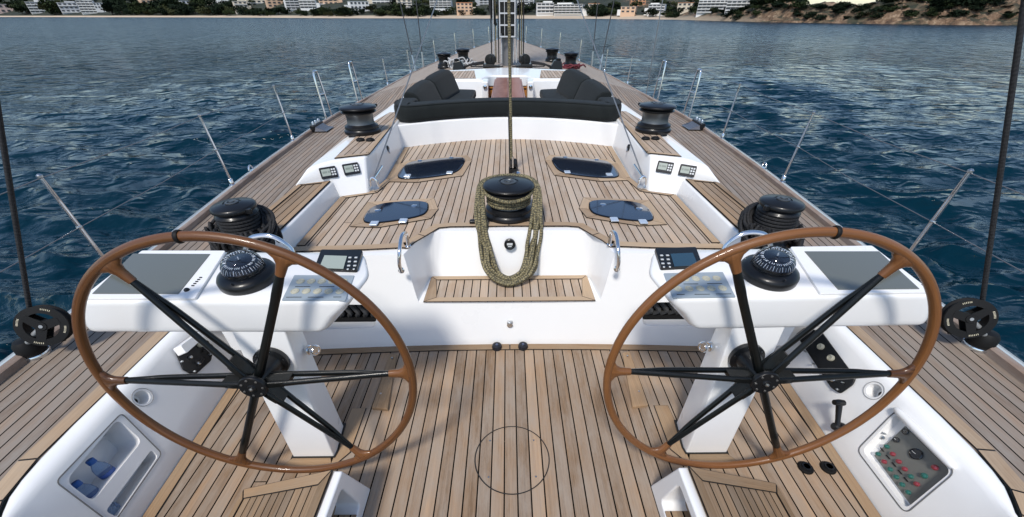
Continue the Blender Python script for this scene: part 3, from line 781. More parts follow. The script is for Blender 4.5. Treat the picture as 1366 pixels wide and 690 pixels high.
    for k in range(12):     # degree figures of the card, as small strokes
        a = 2*math.pi*(k+.5)/12; dr = u*math.cos(a)+w*math.sin(a); tg = -u*math.sin(a)+w*math.cos(a)
        for q in (-1, 0, 1):
            p = cc+dr*.041+tg*q*.006+TNn*.0775
            mb.tube([p-dr*.005, p+tg*.002*random.choice((-1, 1)), p+dr*.004], .0012, 4)
    mb.tube([cc+TNn*.084, cc+TNn*.094], .002, 6)
    build('card_marks', mb, mat('mark_white', (.8,.82,.84), .5), cp)
    mb = MB(); hp = [cc+TNn*.05+u*.072*math.cos(a)*1.0+w*0+TNn*.07*math.sin(a)+w*.02 for a in np.linspace(0, math.pi, 17)]
    mb.tube(hp, .0022, 6); mb.lathe([(.004, 0), (.004, .004), (.001, .005)], cc-w*.0+TVv*-.09+TNn*.045, TNn, 8); build('compass_guard', mb, blackm, cp)
    # chrome hoop forward of the compass
    yy = 1.475
    P = [aty(327,341,yy-.01), aty(327,333,yy), aty(333,319,yy), aty(347,314.5,yy), aty(362,315.5,yy), aty(376,322,yy), aty(389,333,yy), aty(392,342,yy-.01)]
    mb = MB(); mb.tube(spline(P, 6), .0095, 14)
    build('grab_rail', mb, chrome, t)
    # steel knob on the inboard side of the pedestal
    mb = MB(); r_ = ray(413, 467); c = CAM+r_*(-.835/r_.x); mb.tube([c+Vector((-.06, 0, 0)), c+Vector((.02, 0, 0))], .008, 12); mb.lathe([(.019, -.012), (.021, -.010), (.021, .0), (.018, .003)], c, (1, -.15, .05), 20); mb.lathe([(.018, .0), (.0235, .003), (.0235, .012), (.019, .018), (.012, .018), (.010, .015), (.001, .015)], c+Vector((.018, 0, 0)), (.9, -.45, .1), 20)
    build('pedestal_knob', mb, chrome, t)
    return t
for MIR in (False, True):
    steering_wheel('wood-rimmed steering wheel with black carbon spokes, on the %s of the cockpit' % ('right' if MIR else 'left'), )
    helm_console('white helm console with compass and %s chart screen, behind the %s steering wheel' % ('an olive-grey' if MIR else 'a grey', 'right' if MIR else 'left'), MIR)
    # helm foot ramp
    zt = .315; xi = at(495,652,0).x; yf0 = at(495,652,0).y
    pt = at(460,628,zt); xo = -1.20
    t = thing('foot_ramp', 'sloping teak foot ramp with slotted white end, aft of the %s wheel' % ('right' if MIR else 'left'), 'foot ramp', (-.9, .5, 0), 'helm foot ramps')
    mb = MB(); yb2 = .25
    lo = [[(xo, y_, -.002), (xi-.0, y_, 0.001), (xi-.012, y2, zt), (xi-.045, y2, zt)] for y_, y2 in ((yf0, pt.y), (yb2, yb2))]
    ff = lo[0]; bb = lo[1]
    q0, q1 = at(500,0,0), None
    hole = []
    for fy, fz in ((.12, .16), (.12, .80), (.88, .80), (.88, .16)):
        pass
    ay, by = pt.y-.045, .36
    hl = rpoly([(xi+.05, ay+.04, .06), (xi+.05, by, .06), (xi+.05, by, .27), (xi+.05, ay, .27)], .03, 5)
    cutm = MB().loft([[p for p in hl], [p+Vector((-.16, 0, 0)) for p in hl]])
    mb.loft(lo); bd = build('ramp_body', mb, white, t, cuts=[cutm])
    bd.modifiers.new('bevel', 'BEVEL').width = .008; bd.modifiers['bevel'].segments = 3; bd.modifiers['bevel'].limit_method = 'ANGLE'; bd.modifiers['bevel'].angle_limit = R(35)
    bd.data.set_sharp_from_angle(angle=R(180)); bd.modifiers.new('wn', 'WEIGHTED_NORMAL').weight = 90
    mb = MB(); mb.box((xi-.104, (ay+by)/2, .15), (.006, ay-by+.06, .22)); build('ramp_slot_back', mb, TST, t, uv=lambda p: (p.z, p.y), flat=True)
    mb = MB(); mb.box((xi-.055, (ay+by)/2, .064), (.10, ay-by-.01, .006)); build('ramp_slot_floor', mb, TST, t, uv=lambda p: (p.x, p.y), flat=True)
    # teak on the slope
    sx0, sz0, sx1, sz1 = xo, .006, xi-.044, zt+.006
    nn = Vector((-(sz1-sz0), 0, sx1-sx0)).normalized()
    def sl_pt(f, y): return Vector((sx0+(sx1-sx0)*f, y, sz0+(sz1-sz0)*f))
    ledge = lambda f: yf0+(pt.y-yf0)*f
    mb = MB(); mb.add([sl_pt(0, yb2), sl_pt(0, ledge(0)), sl_pt(1, ledge(1)), sl_pt(1, yb2)], [(0, 3, 2, 1)]); build('ramp_planks', mb, TST, t, uv=lambda p: ((p.x-sx0)*1.12, p.y), flat=True)
    for poly in (((0, ledge(0)), (1, ledge(1)), (.91, ledge(.91)-.055), (.075, ledge(.075)-.05)), ((1, ledge(1)), (1, yb2), (.91, yb2), (.91, ledge(.91)-.055)), ((0, ledge(0)), (0.075, ledge(.075)-.05), (0.075, yb2), (0, yb2))):
        P = [sl_pt(f, y)+nn*.003 for f, y in poly]; ctr = sum(P, Vector())/4
        mb = MB(); mb.add(P, [(0,1,2,3)], 1)
        Q = [p+nn*.003 for p in P]; ins = []
        for i in range(4):
            e1_ = (Q[i-1]-Q[i]).normalized(); e2_ = (Q[(i+1) % 4]-Q[i]).normalized(); sn = e1_.cross(e2_).length
            ins.append(Q[i]+(e1_+e2_)*(.0035/max(sn, .3)))
        mb.add(ins, [(0,1,2,3)], 0); dr = max([(P[(i+1) % 4]-P[i]) for i in range(4)], key=lambda q: q.length).normalized(); w = dr.cross(nn)
        build('margin_board', mb, [BMS, caulk], t, uv=lambda p: (p.dot(w), p.dot(dr)), flat=True)
# ================================================================== WINCHES
def winch(loc, r, h, label, group, crank=0.0, wraps=None, tilt=None, steeld=True):
    loc = Vector(loc); t = thing('winch', label, 'winch', loc, group)
    ax = Vector((0,0,1)) if tilt is None else Vector(tilt).normalized()
    mb = MB(); mb.lathe([(r*.98, 0), (r*1.0, h*.03), (r*1.0, h*.10), (r*.93, h*.13), (r*.90, h*.17), (r*.93, h*.19), (r*.92, h*.25), (r*.80, h*.30), (r*.74, h*.34)], loc, ax, 40); build('base', mb, blackm, t)
    mb = MB(); mb.lathe([(r*.76, h*.33), (r*.73, h*.38), (r*.72, h*.52), (r*.75, h*.64), (r*.82, h*.72)], loc, ax, 40); build('drum', mb, dsteel if steeld else blackm, t)
    mb = MB(); mb.lathe([(r*.60, h*.70), (r*.90, h*.70), (r*.97, h*.735), (r*.90, h*.77), (r*.86, h*.79), (r*.90, h*.81), (r*1.0, h*.84), (r*1.01, h*.875), (r*.97, h*.91), (r*.90, h*.925), (r*.40, h*.965), (r*.38, h*.95), (r*.001, h*.95)], loc, ax, 44); cap = build('self_tailing_cap', mb, blackm, t)
    mb = MB(); mb.lathe([(r*.30, h*.952), (r*.30, h*.972), (r*.27, h*.98), (r*.20, h*.98), (r*.18, h*.96), (r*.11, h*.96), (r*.10, h*.99), (r*.001, h*.99)], loc, ax, 24); build('handle_socket', mb, dsteel, cap)
    # maker's lettering reduced to light strokes round the cap
    u = ax.orthogonal().normalized(); w = ax.cross(u)
    mb = MB()
    for a0 in (crank+math.pi*.5, crank-math.pi*.5):
        for k in range(7):
            a = a0+(k-3)*.085; d = u*math.cos(a)+w*math.sin(a); c = loc+ax*(h*.946)+d*r*.55
            mb.tube([c-d*r*.035, c+d*r*.035], .0011, 4)
    build('cap_marks', mb, mat('mark_grey', (.35,.36,.36), .5), cap)
    # stripper arm
    d = u*math.cos(crank)+w*math.sin(crank); sd = ax.cross(d)
    mb = MB(); lo = [[loc+d*q+sd*wd*sa+ax*(h*zz) for sa, zz in ((-1,.80),(1,.80),(1,.90),(-1,.90))] for q, wd in ((r*.8, r*.16), (r*1.05, r*.12), (r*1.16, r*.07), (r*1.20, r*.04))]
    mb.loft(lo); build('stripper_arm', mb, blackm, cap, bevel=.003)
    return t
MIR = False
MW = at(679, 300, ZB); MWc = Vector((0.0, MW.y+.152, ZB+.006))
winch(MWc, .168, .235, 'black mainsheet winch on the centreline with olive rope round its drum', 'deck winches', crank=1.9)
def rope_obj(paths, r, m, name, label, cat, group=None, seg=8, base=None, closed=None):
    mb = MB()
    for i, p in enumerate(paths): mb.tube(p, r, seg, closed=bool(closed and closed[i]))
    o = build(name, mb, m); 
    b = Vector(base) if base is not None else sum((Vector(p) for p in paths[0]), Vector())/len(paths[0])
    b = mx(b); o.data.transform(Matrix.Translation(-b)); o.location = b
    return tag(o, label, cat, group)
random.seed(11)
paths = []; cl = []
rw = .0115
for k in range(4):      # turns on the drum
    z = MWc.z+.095+k*.0215; paths.append([MWc+Vector((.139*math.cos(a), .139*math.sin(a), z-MWc.z+.006*a/6.28)) for a in np.linspace(0, 2*math.pi, 40, endpoint=False)]); cl.append(True)
NL = 8
for k in range(NL):     # the long hanging coil, strands lying in a bundle
    ring_ = k % 4; lay = k//4
    j = lambda s=.009: random.uniform(-s, s)
    off = (ring_-1.5)*.021                      # across the bundle
    dep = lay*.020                              # toward the viewer
    zt_ = MWc.z+.190+lay*.018
    yc = MWc.y
    low = 2.10-dep+random.uniform(-.012, .008)
    bz_ = zs+.018+(.0 if lay == 0 else .020)+max(0, -off)*.5
    def sd_(sg):
        q = sg
        return [Vector((q*(.110+off*.3), yc+.130, zt_+j())), Vector((q*(.176+off*.35), yc+.03, zt_-.004)), Vector((q*(.186+off*.6), yc-.075, zt_-.045+j())),
                Vector((q*(.182+off*.9)+j(), yc-.165-dep, zt_-.135)), Vector((q*(.168+off)+j(), yc-.225-dep, zt_-.235)), Vector((q*(.154+off)+j(), yc-.262-dep, bz_+.155)),
                Vector((q*(.132+off*.95)+j(), 2.165-dep-off*.4, bz_+.075)), Vector((q*(.083+off*.6), low+.03-off*.7, bz_+.02))]
    L_ = sd_(-1); R_ = sd_(1)[::-1]
    pts = [Vector((0, yc+.168, zt_+.004))]+L_+[Vector((j(), low-off*.9, bz_))]+R_
    paths.append(spline(pts, 7, closed=True)); cl.append(True)
# strand across the front of the winch
paths.append(spline([(-.16, MWc.y-.02, MWc.z+.185), (-.13, MWc.y-.10, MWc.z+.168), (0, MWc.y-.172, MWc.z+.155), (.12, MWc.y-.115, MWc.z+.165), (.165, MWc.y-.0, MWc.z+.190)], 8)); cl.append(False)
rope_obj(paths, rw, ropeO, 'rope_coil', 'long coil of olive and black braided rope hung over the central winch', 'rope', base=(MWc.x, MWc.y, MWc.z), closed=cl)
# side winches with black rope
def hang_coil(c, r, n, drop, seed, hh, lean=0.0):
    random.seed(seed); out = []; cl = []
    for k in range(7):
        z = hh*.34+k*.017; out.append([Vector(c)+Vector((r*.80*math.cos(a), r*.80*math.sin(a), z)) for a in np.linspace(0, 2*math.pi, 32, endpoint=False)]); cl.append(True)
    for k in range(n):
        rr = r*(.96+.055*(k//4))+random.uniform(0, .008); a0 = random.uniform(-.35, .35); dz = random.uniform(0, .10); pts = []
        for q in range(22):
            a = 2*math.pi*q/22
            x = rr*1.08*math.cos(a+a0); y = rr*.98*math.sin(a+a0)
            s_ = .5-.5*math.sin(a)           # front hangs low, back sits up on the drum
            z = hh*.70-drop*(s_**1.3)*(.9+.1*(k % 2))-dz*s_+random.uniform(-.006, .006)
            sq = 1+.14*math.sin(a*2+k)
            pts.append(Vector(c)+Vector((x*sq, y-.03*s_, max(z, .012))))
        out.append(spline(pts, 3, closed=True)); cl.append(True)
    for k in range(15):      # hanging bights down the sides
        a = -math.pi*.5+(k-7)*.42+random.uniform(-.2, .2); rr = r*(1.12+.16*random.random()); d = Vector((math.cos(a), math.sin(a), 0)); tg = Vector((-d.y, d.x, 0)); w_ = .022+.02*random.random()
        zb_ = random.uniform(-.02, .09)
        pt_ = [Vector(c)+d*r*1.0+tg*-w_+Vector((0,0,hh*.50)), Vector(c)+d*rr+tg*-w_*1.2+Vector((0,0,hh*.36)), Vector(c)+d*rr*1.05-tg*w_+Vector((0,0,zb_+.05)), Vector(c)+d*rr*1.06+Vector((0,0,max(zb_, .014))), Vector(c)+d*rr*1.05+tg*w_+Vector((0,0,zb_+.05)), Vector(c)+d*rr+tg*w_*1.2+Vector((0,0,hh*.38)), Vector(c)+d*r*1.0+tg*w_+Vector((0,0,hh*.52))]
        out.append(spline(pt_, 5)); cl.append(False)
    return out, cl
lwt = at(312, 270, .955)
for MIR in (False, True):
    nm = 'right' if MIR else 'left'
    c = Vector((lwt.x-.012, lwt.y+.0, ZS+.004)); 
    winch(c, .103, .25, 'black sheet winch smothered in black rope, beyond the %s helm console' % nm, 'deck winches', crank=-1.2, steeld=False)
    p_, k_ = hang_coil(c, .114, 15, .17, 4 if MIR else 9, .235)
    rope_obj(p_, .0085, ropeK, 'rope_coil', 'black rope coil wrapped round the winch beyond the %s helm console' % nm, 'rope', 'black rope coils', base=c, closed=k_, seg=7)
    # tail on deck
    f = at(490, 180, ZC) ; cf = Vector((-1.325, f.y+.08, ZC+.004))
    winch(cf, .158, .235, 'black winch with bare steel drum standing on the %s teak coaming' % nm, 'deck winches', crank=.0 if not MIR else math.pi*.0)
    for q in (0, 1):
        t = thing('deck_button', 'black foot button on the %s coaming aft of its winch, the %s one' % (nm, ('outer', 'inner')[q]), 'foot switch', at(481+13*q, 187.5, ZC+.006)*1.0, 'foot buttons')
        bt = at(481+13*q, 187.5, ZC+.006)
        mb = MB(); mb.lathe([(.036, 0), (.036, .008), (.030, .014), (.024, .014), (.022, .018), (.001, .022)], bt, (0,0,1), 20); build('rubber_cover', mb, rubber, t)
    # instruments on the raked face
    fp0 = Vector((-1.39, 2.94, ZC-.012)); pA, pB, pC = Vector((-1.325, 2.862, ZS)), Vector((-1.083, 2.937, ZB)), Vector((-1.085, 3.085, ZC))
    v1 = Vector((-1.275, IP(-1.275, ZB), ZB)); v2 = Vector((-1.083, IP(-1.083, ZB), ZB)); v3 = Vector((-1.31, IP(-1.31, ZC), ZC))
    inn_ = (v2-v1).cross(v3-v1).normalized()
    if inn_.y > 0: inn_ = -inn_
    for q, (x0_, y0_, x1_, y1_) in enumerate((( 424, 223, 453, 238.5), (454.5, 217.5, 483, 234))):
        cpx = ((x0_+x1_)/2, (y0_+y1_)/2)
        c = atp(*cpx, v1, inn_)+inn_*.004
        e1_ = (atp(cpx[0]+12, cpx[1]-2.0, v1, inn_)+inn_*.004-c).normalized(); e2_ = inn_.cross(e1_).normalized()
        if e2_.z < 0: e2_ = -e2_
        hw, hh_ = .058, .040
        t = thing('instrument_display', 'small black instrument with grey LCD on the %s coaming, the %s of the pair' % (nm, ('outer', 'inner')[q]), 'instrument', c, 'coaming instruments')
        rect = lambda a, b, u0=0, v0=0: [c+e1_*(u0+sx*a)+e2_*(v0+sy*b) for sx, sy in ((-1,-1),(1,-1),(1,1),(-1,1))]
        mb = MB(); lp = rpoly(rect(hw, hh_), .008, 3); mb.loft([[p-inn_*.012 for p in lp], [p+inn_*.012 for p in lp]]); bo = build('case', mb, blackm, t, bevel=.003)
        lp = rect(.031, .024, -.016*(-1 if MIR else 1), .002); mb = MB(); mb.loft([[p+inn_*.012 for p in lp], [p+inn_*.0135 for p in lp]]); build('lcd', mb, lcd, t, flat=True)
        if MIR: pass
        mb = MB()
        for i in range(2):
            for k in range(3):
                lp = rect(.006, .0055, (.027+i*.017)*(-1 if MIR else 1), .018-k*.018); mb = MB(); mb.loft([[p+inn_*.012 for p in lp], [p+inn_*.015 for p in lp]]); build('key', mb, btnw, t)
        mb = MB()
        for k in range(2):
            lp = rect(.016 if k == 0 else .007, .007, (-.016 if not MIR else .016)-.008+k*.028, .004); mb.loft([[p+inn_*.0136 for p in lp], [p+inn_*.0140 for p in lp]])
        build('digits', mb, mat('lcd_digit', (.2,.23,.2), .4), t, flat=True)
    # speaker button and slots on the inner wall
    c = aty(515.5, 199, 3.62); c.x = -1.083
    t = thing('black_deck_fitting', 'round black fitting with steel lever on the inner face of %s coaming' % nm, 'fitting', c)
    mb = MB(); mb.lathe([(.030, 0), (.030, .012), (.022, .02), (.001, .022)], c, (1, 0, 0), 18); build('dial', mb, blackm, t)
    mb = MB(); mb.tube([c+Vector((.02, -.01, .0)), c+Vector((.035, -.05, -.02))], .006, 8); build('lever', mb, steel, t)
    for k in range(3):
        cc2 = Vector((-1.078, 3.36+k*.075, .715+.006*k)); mb = MB(); mb.box(cc2, (.012, .012, .045)); o = build('wall_slot', mb, mat('slot_grey', (.25,.26,.27), .5), yacht)
# ================================================================== THWART FITTINGS
MIR = False
c = aty(680, 326, 2.235); t = thing('round_switch', 'round black switch on the white recess wall below the central winch', 'switch', c)
mb = MB(); nrm_ = Vector((0, -1, .12)).normalized(); mb.lathe([(.036, -.01), (.036, .008), (.030, .012), (.022, .008), (.001, .008)], c, nrm_, 28); d_ = build('bezel', mb, blackm, t)
mb = MB(); mb.box(c+nrm_*.010+Vector((0,0,.004)), (.036, .004, .014)); mb.box(c+nrm_*.010+Vector((0,0,-.012)), (.024, .004, .006)); build('switch_plate', mb, btnw, t)
c = aty(680, 432, 1.88); c.y = 1.86+(ytop+.02-1.86)*(c.z-.05)/.55-.004; t = thing('lift_ring', 'small polished flush lift ring on the white front of the thwart', 'lift ring', c)
mb = MB(); mb.box(c, (.034, .018, .040)); build('catch_plate', mb, steel, t, bevel=.004); mb = MB(); mb.lathe([(.018, 0), (.018, .004), (.011, .006), (.001, .004)], c+Vector((0, -.009, -.004)), (0,-1,0), 18); build('catch_ring', mb, chrome, t)
c2_ = at(663, 462, 0); c3_ = at(697.5, 461.5, 0)
for nmb, c in (('left', c2_), ('right', c3_)):
    t = thing('door_stop', 'dark blue-black rubber stop at the foot of the thwart, %s of the centre seam' % nmb, 'door stop', (c.x, c.y-.02, 0), 'rubber stops')
    cc = Vector((c.x, c.y-.02, .004)); mb = MB(); mb.lathe([(.031, 0), (.032, .012), (.028, .026), (.016, .031), (.014, .027), (.001, .027)], cc, (0,0,1), 22); build('rubber_body', mb, mat('blue_black', (.010,.012,.018), .4), t)
    mb = MB(); mb.lathe([(.009, .026), (.009, .032), (.001, .033)], cc, (0,0,1), 12); build('centre_cap', mb, mat('blue_cap', (.06,.08,.14), .3), t)
c = at(629, 299, ZB); t = thing('deck_cleat', 'small black fairlead on the bridge deck left of the central winch', 'fairlead', (c.x, c.y, ZB)); mb = MB(); mb.box((c.x+.01, c.y, ZB+.015), (.045, .035, .03)); build('fairlead_body', mb, blackm, t, bevel=.01, seg=3)
for MIR in (False, True):
    nm = 'right' if MIR else 'left'
    P = [aty(535,362,1.885), aty(532.5,352,1.86), aty(533,335,1.88), aty(535,318,1.96), aty(538,312,2.01), aty(542,312.5,2.06), aty(544,319,2.08)]
    P[-1].z = ZB+.005; P[-1].y = 2.06
    t = thing('thwart_handrail', 'curved polished grab handle on the %s shoulder of the thwart recess' % nm, 'grab handle', P[0], 'grab handles')
    mb = MB(); mb.tube(spline(P, 6), .0105, 12); build('bent_tube', mb, chrome, t)
    mb = MB(); mb.lathe([(.018, 0), (.018, .006), (.011, .008)], P[0]+Vector((0, .012, 0)), (0, -1, .2), 16); mb.lathe([(.018, 0), (.018, .006), (.011, .008)], P[-1], (0,0,1), 16); build('foot_flange', mb, chrome, t)
    # hatches
    for kind, quad, lat, hin in (('aft', [(481,299), (513,298.5), (563,290), (571.5,281), (570,269), (499,273)], [(504,281), (552.5,275)], [(500,298.5), (538.5,295)]),
                                 ('forward', [(527,240), (560,240), (609,233), (621,216), (617,210), (551,216.5), (541,221)], [(560,214.5), (602,210.5)], [(544,235), (600,231)])):
        Z = ZB+.004; q = [at(x, y, Z) for x, y in quad]; ctr = sum(q, Vector())/len(q)
        t = thing('deck_hatch', '%s dark acrylic deck hatch in a teak frame, %s side of bridge deck' % ({'aft': 'nearer', 'forward': 'farther'}[kind], nm), 'hatch', (ctr.x, ctr.y, ZB), 'bridge deck hatches')
        xs_ = [p.x for p in q]; ys_ = [p.y for p in q]
        def grow(l, k):
            out = []
            for p in l:
                d = p-ctr; L_ = d.length; out.append(ctr+d*((L_+k)/L_))
            return out
        gl = [p for p in q]
        for _ in range(3):
            gl = [r_ for i in range(len(gl)) for r_ in (gl[i]*.78+gl[(i+1) % len(gl)]*.22, gl[i]*.22+gl[(i+1) % len(gl)]*.78)]
        outer = grow(q, .068); fl = outer
        mb = MB(); mb.sheet([p+Vector((0,0,.002)) for p in grow(q, .0715)], 0); build('frame_seam', mb, caulk, t, flat=True)
        n = len(q)
        fr_in = grow(q, -.03)
        for i in range(n):
            a, b, c_, d = outer[i], outer[(i+1) % n], fr_in[(i+1) % n], fr_in[i]
            if (a-b).length < .12 and False: continue
            dr = (b-a).normalized(); w = Vector((-dr.y, dr.x, 0))
            mb = MB(); e = dr*.0016; mb.sheet([p+Vector((0,0,.0045)) for p in (a+e, b-e, c_-e, d+e)]); build('frame_board', mb, BM, t, uv=lambda p: (p.dot(w), p.dot(dr)), flat=True)
        mb = MB(); mb.loft([[p+Vector((0,0,.0)) for p in grow(gl, .006)], [p+Vector((0,0,.0085)) for p in grow(gl, .006)]]); build('gasket', mb, rubber, t)
        mb = MB(); mb.loft([[p+Vector((0,0,.004)) for p in gl], [p+Vector((0,0,.012)) for p in gl], [p+Vector((0,0,.0135)) for p in grow(gl, -.004)]]); build('hatch_glass', mb, hatchg, t, sharp=20)
        for x, y in lat:
            c = at(x, y, Z+.013); mb = MB(); mb.lathe([(.022, 0), (.022, .004), (.013, .007), (.001, .007)], c, (0,0,1), 18); build('latch', mb, chrome, t)
        for x, y in hin:
            c = at(x, y, Z+.010); mb = MB(); mb.box(c+Vector((0, -.012, .008)), (.052, .060, .010)); build('hinge', mb, silver, t, bevel=.006, seg=3)
# ================================================================== SIDE GEAR
def facepl(c, loop, th, m, name, parent, bev=.004, base=0.0, n=None):
    n = n or fn
    mb = MB(); mb.loft([[p+n*base for p in loop], [p+n*(base+th) for p in loop]]); return build(name, mb, m, parent, bevel=bev)
MIR = False
# bottles in the port locker
def bottle(c, ax, label):
    c = Vector(c); ax = Vector(ax).normalized(); t = thing('water_bottle', label, 'bottle', c, 'water bottles in the locker')
    mb = MB(); mb.lathe([(.018, 0), (.026, .005), (.027, .03), (.0255, .045), (.027, .06), (.027, .085), (.024, .105), (.014, .125), (.0105, .132), (.0105, .138)], c, ax, 24); build('bottle_body', mb, bottle_m, t)
    mb = MB(); mb.lathe([(.0145, .130), (.0145, .149), (.012, .152), (.001, .152)], c, ax, 20); build('cap', mb, capb, t)
    mb = MB(); mb.lathe([(.0275, .056), (.0275, .072)], c, ax, 24); build('paper_label', mb, mat('bottle_label', (.06,.12,.35), .5), t)
b1 = onface(150, 628); 
for (px, py), k, lab in (((132,612), .05, 'clear blue water bottle in the left locker, the upper one'), ((113,642), .05, 'clear blue water bottle in the left locker, the lower nearer one')):
    c = onface(px, py)-fn*.055
    hd = onface(px-38, py-24)-fn*.045; ax_ = (hd-c).normalized(); bottle(onface(px, py)-fn*.045-ax_*.14, ax_, lab)
c = onface(165, 671)-fn*.045
hd = onface(148, 684)-fn*.045
mb = MB(); mb.lathe([(.020, 0), (.026, .01), (.026, .09), (.01, .12), (.01, .13), (.001, .13)], c, hd-c, 20); o = build('water_bottle', mb, bottle_m); tag(o, 'blue plastic bottle just showing in the narrow slot of the left locker', 'bottle', 'water bottles in the locker')
# port black engine-control plate with its white box
c = onface(262, 480); hexp = [(247,470), (270,453), (283,467), (281,484), (262,499), (245,490)]
lp = rpoly([onface(x*.0+x, y) for x, y in [(233,470), (252,452), (276,455), (283,468), (280,482), (258,502), (243,494)]], .008, 3)
t = thing('engine_control', 'black control plate with a white cover box, on the left cockpit side behind the spokes', 'control panel', sum(lp, Vector())/len(lp))
facepl(c, lp, .012, blackm, 'base_plate', t)
lp = rpoly([onface(x, y) for x, y in [(228,467), (257,446), (264,452), (236,477)]], .008, 3)
facepl(c, lp, .055, white, 'cover_box', t, .01, base=.012)
for (x, y), r_, m_ in (((264,461), .016, creamb), ((251,478), .009, steel), ((262,486), .010, steel), ((239,484), .006, steel), ((256,497), .006, steel), ((277,474), .006, steel)):
    mb = MB(); mb.lathe([(r_, 0), (r_, .010), (r_*.7, .013), (.001, .013)], onface(x, y)+fn*.012, fn, 18); build('control_knob', mb, m_, t)
mb = MB(); mb.tube([onface(264,486)+fn*.02, onface(262,482)+fn*.05], .006, 8); mb.tube([onface(268,470)+fn*.015, onface(277,463)+fn*.03], .008, 8); build('control_lever', mb, blackm, t)
# starboard gear
def onR(px, py, off=0):
    n2 = Vector((-fn.x, fn.y, fn.z)); return atp(px, py, (-fx(1.0), 1.0, .002), n2)+n2*off
fR = Vector((-fn.x, fn.y, fn.z))
lp = rpoly([onR(x, y) for x, y in [(1063,447), (1076,437), (1098,444), (1143,505), (1139,514), (1122,526), (1110,518)]], .012, 4)
t = thing('engine_control', 'long black control plate with steel knobs, on the right cockpit side', 'control panel', sum(lp, Vector())/len(lp))
facepl(0, lp, .012, blackm, 'base_plate', t, n=fR)
for (x, y), r_, m_ in (((1098,464), .017, creamb), ((1111.5,479), .017, creamb), ((1115,508), .013, steel), ((1077,470), .005, steel), ((1088,487), .005, steel), ((1121,521), .005, steel), ((1137,504), .005, steel), ((1128,512), .005, steel), ((1084,458), .009, steel)):
    mb = MB(); mb.lathe([(r_, 0), (r_, .012), (r_*.7, .016), (r_*.65, .013), (.001, .013)], onR(x, y, .012), fR, 18); build('control_knob', mb, m_, t)
a, b = onR(1128, 577, .03), onR(1138, 543, .11)
c = onR(1126, 566, 0)
t = thing('throttle_lever', 'black upright throttle lever on the right cockpit side, below the control plate', 'throttle lever', c)
mb = MB(); mb.lathe([(.030, 0), (.030, .010), (.022, .022), (.018, .024)], onR(1122,572), fR, 24); mb.lathe([(.018, .02), (.018, .045), (.012, .05), (.001, .05)], onR(1122,572), fR, 20); build('lever_base', mb, blackm, t)
mb = MB(); b0 = onR(1124,572,.035); b1_ = onR(1134,543,.07); mb.tube([b0, b0.lerp(b1_, .3), b0.lerp(b1_, .7), b1_], [.012, .011, .013, .014], 12); mb.tube([b1_-Vector((.028, .0, -.004)), b1_, b1_+Vector((.022, 0, .0))], [.013, .0175, .014], 12); build('lever_handle', mb, blackm, t)
# switch panel behind a clear cover
o3 = [onR(x, y, -.034) for x, y in [(1201,566), (1265,630), (1210,674), (1160,606)]]
t = thing('switch_panel', 'recessed grey panel of red and green buttons with gauges, right cockpit side', 'switch panel', sum(o3, Vector())/4)
facepl(0, o3, .006, panelg, 'panel_plate', t, .001, n=fR)
def onp(px, py): n2 = fR; return atp(px, py, o3[0]+fR*.006, n2)
for (x, y), r_ in (((1222.5,606), .0235), ((1196,587), .0125), ((1208,576), .0125)):
    mb = MB(); mb.lathe([(r_, 0), (r_*1.0, .006), (r_*.86, .007), (r_*.82, .004), (.001, .004)], onp(x, y), fR, 26); g_ = build('gauge', mb, blackg, t)
    mb = MB(); p = onp(x, y)+fR*.005; mb.tube([p, p+Vector((-.4*r_, .5*r_, .2*r_))], .0008, 4); build('needle', mb, btnw, g_)
random.seed(2)
def bt_(x, y, m_, r_=.0085):
    mb = MB(); mb.lathe([(r_*1.15, 0), (r_*1.15, .003), (r_, .004), (r_, .010), (r_*.6, .013), (.001, .0135)], onp(x, y), fR, 16); build('push_button', mb, m_, t)
cols = [greenm, redm, greenm, greenm, greenm, greenm]
for k in range(6): bt_(1172+8.0*k, 606+10.2*k, cols[k] if k != 1 else redm)
for k, m_ in enumerate((greenm, redm, redm, redm, greenm, redm)): bt_(1183.5+8*k, 596+10.0*k, m_)
bt_(1233.5, 635, greenm, .010); bt_(1248, 624, redm, .010)
mb = MB()
for k in range(5):
    p = onp(1177+8*k, 600+10*k); mb = MB(); mb.box(p+fR*.002, (.004, .02, .003)); build('button_legend', mb, blackm, t)
p = onp(1178, 584); mb = MB(); mb.lathe([(.009, 0), (.009, .008), (.001, .01)], p, fR, 12); build('toggle_switch', mb, steel, t); mb = MB(); mb.lathe([(.005, 0), (.005, .02), (.001, .02)], onp(1181, 579), fR, 10); build('toggle_switch', mb, steel, t)
cv = [onR(x, y, -.004) for x, y in [(1196,553), (1268,628), (1208,678), (1151,601)]]
cl_ = mat('clear_cover', (.93,.94,.93), .04, trans=1, ior=1.02)
# white grab bar beside the switch panel
a, b = onR(1196,545,.012), onR(1277,627,.012)
t = thing('grab_bar', 'long white moulded bar along the upper edge of the switch panel recess', 'grab bar', a)
mb = MB(); mb.tube([a.lerp(b, q) for q in (0, .03, .1, .5, .9, .97, 1)], [.004, .012, .016, .017, .016, .012, .003], 14); build('moulded_bar', mb, white, t)
for nmb, (px, py) in (('left', (1074,625)), ('right', (1104,625))):
    c = at(px, py, 0); t = thing('foot_switch', 'round black foot switch in the teak sole near the right locker, the %s of two' % nmb, 'foot switch', (c.x, c.y, 0), 'sole foot switches')
    cc = Vector((c.x, c.y, .002)); mb = MB(); mb.lathe([(.033, 0), (.033, .006), (.029, .012), (.020, .012), (.018, .016), (.001, .018)], cc, (0,0,1), 24); build('rubber_cover', mb, rubber, t)
    mb = MB()
    for k in range(3): mb.lathe([(.020-.006*k, .0165), (.020-.006*k, .0185), (.019-.006*k, .0185)], cc, (0,0,1), 20)
    build('ribs', mb, blackm, t)
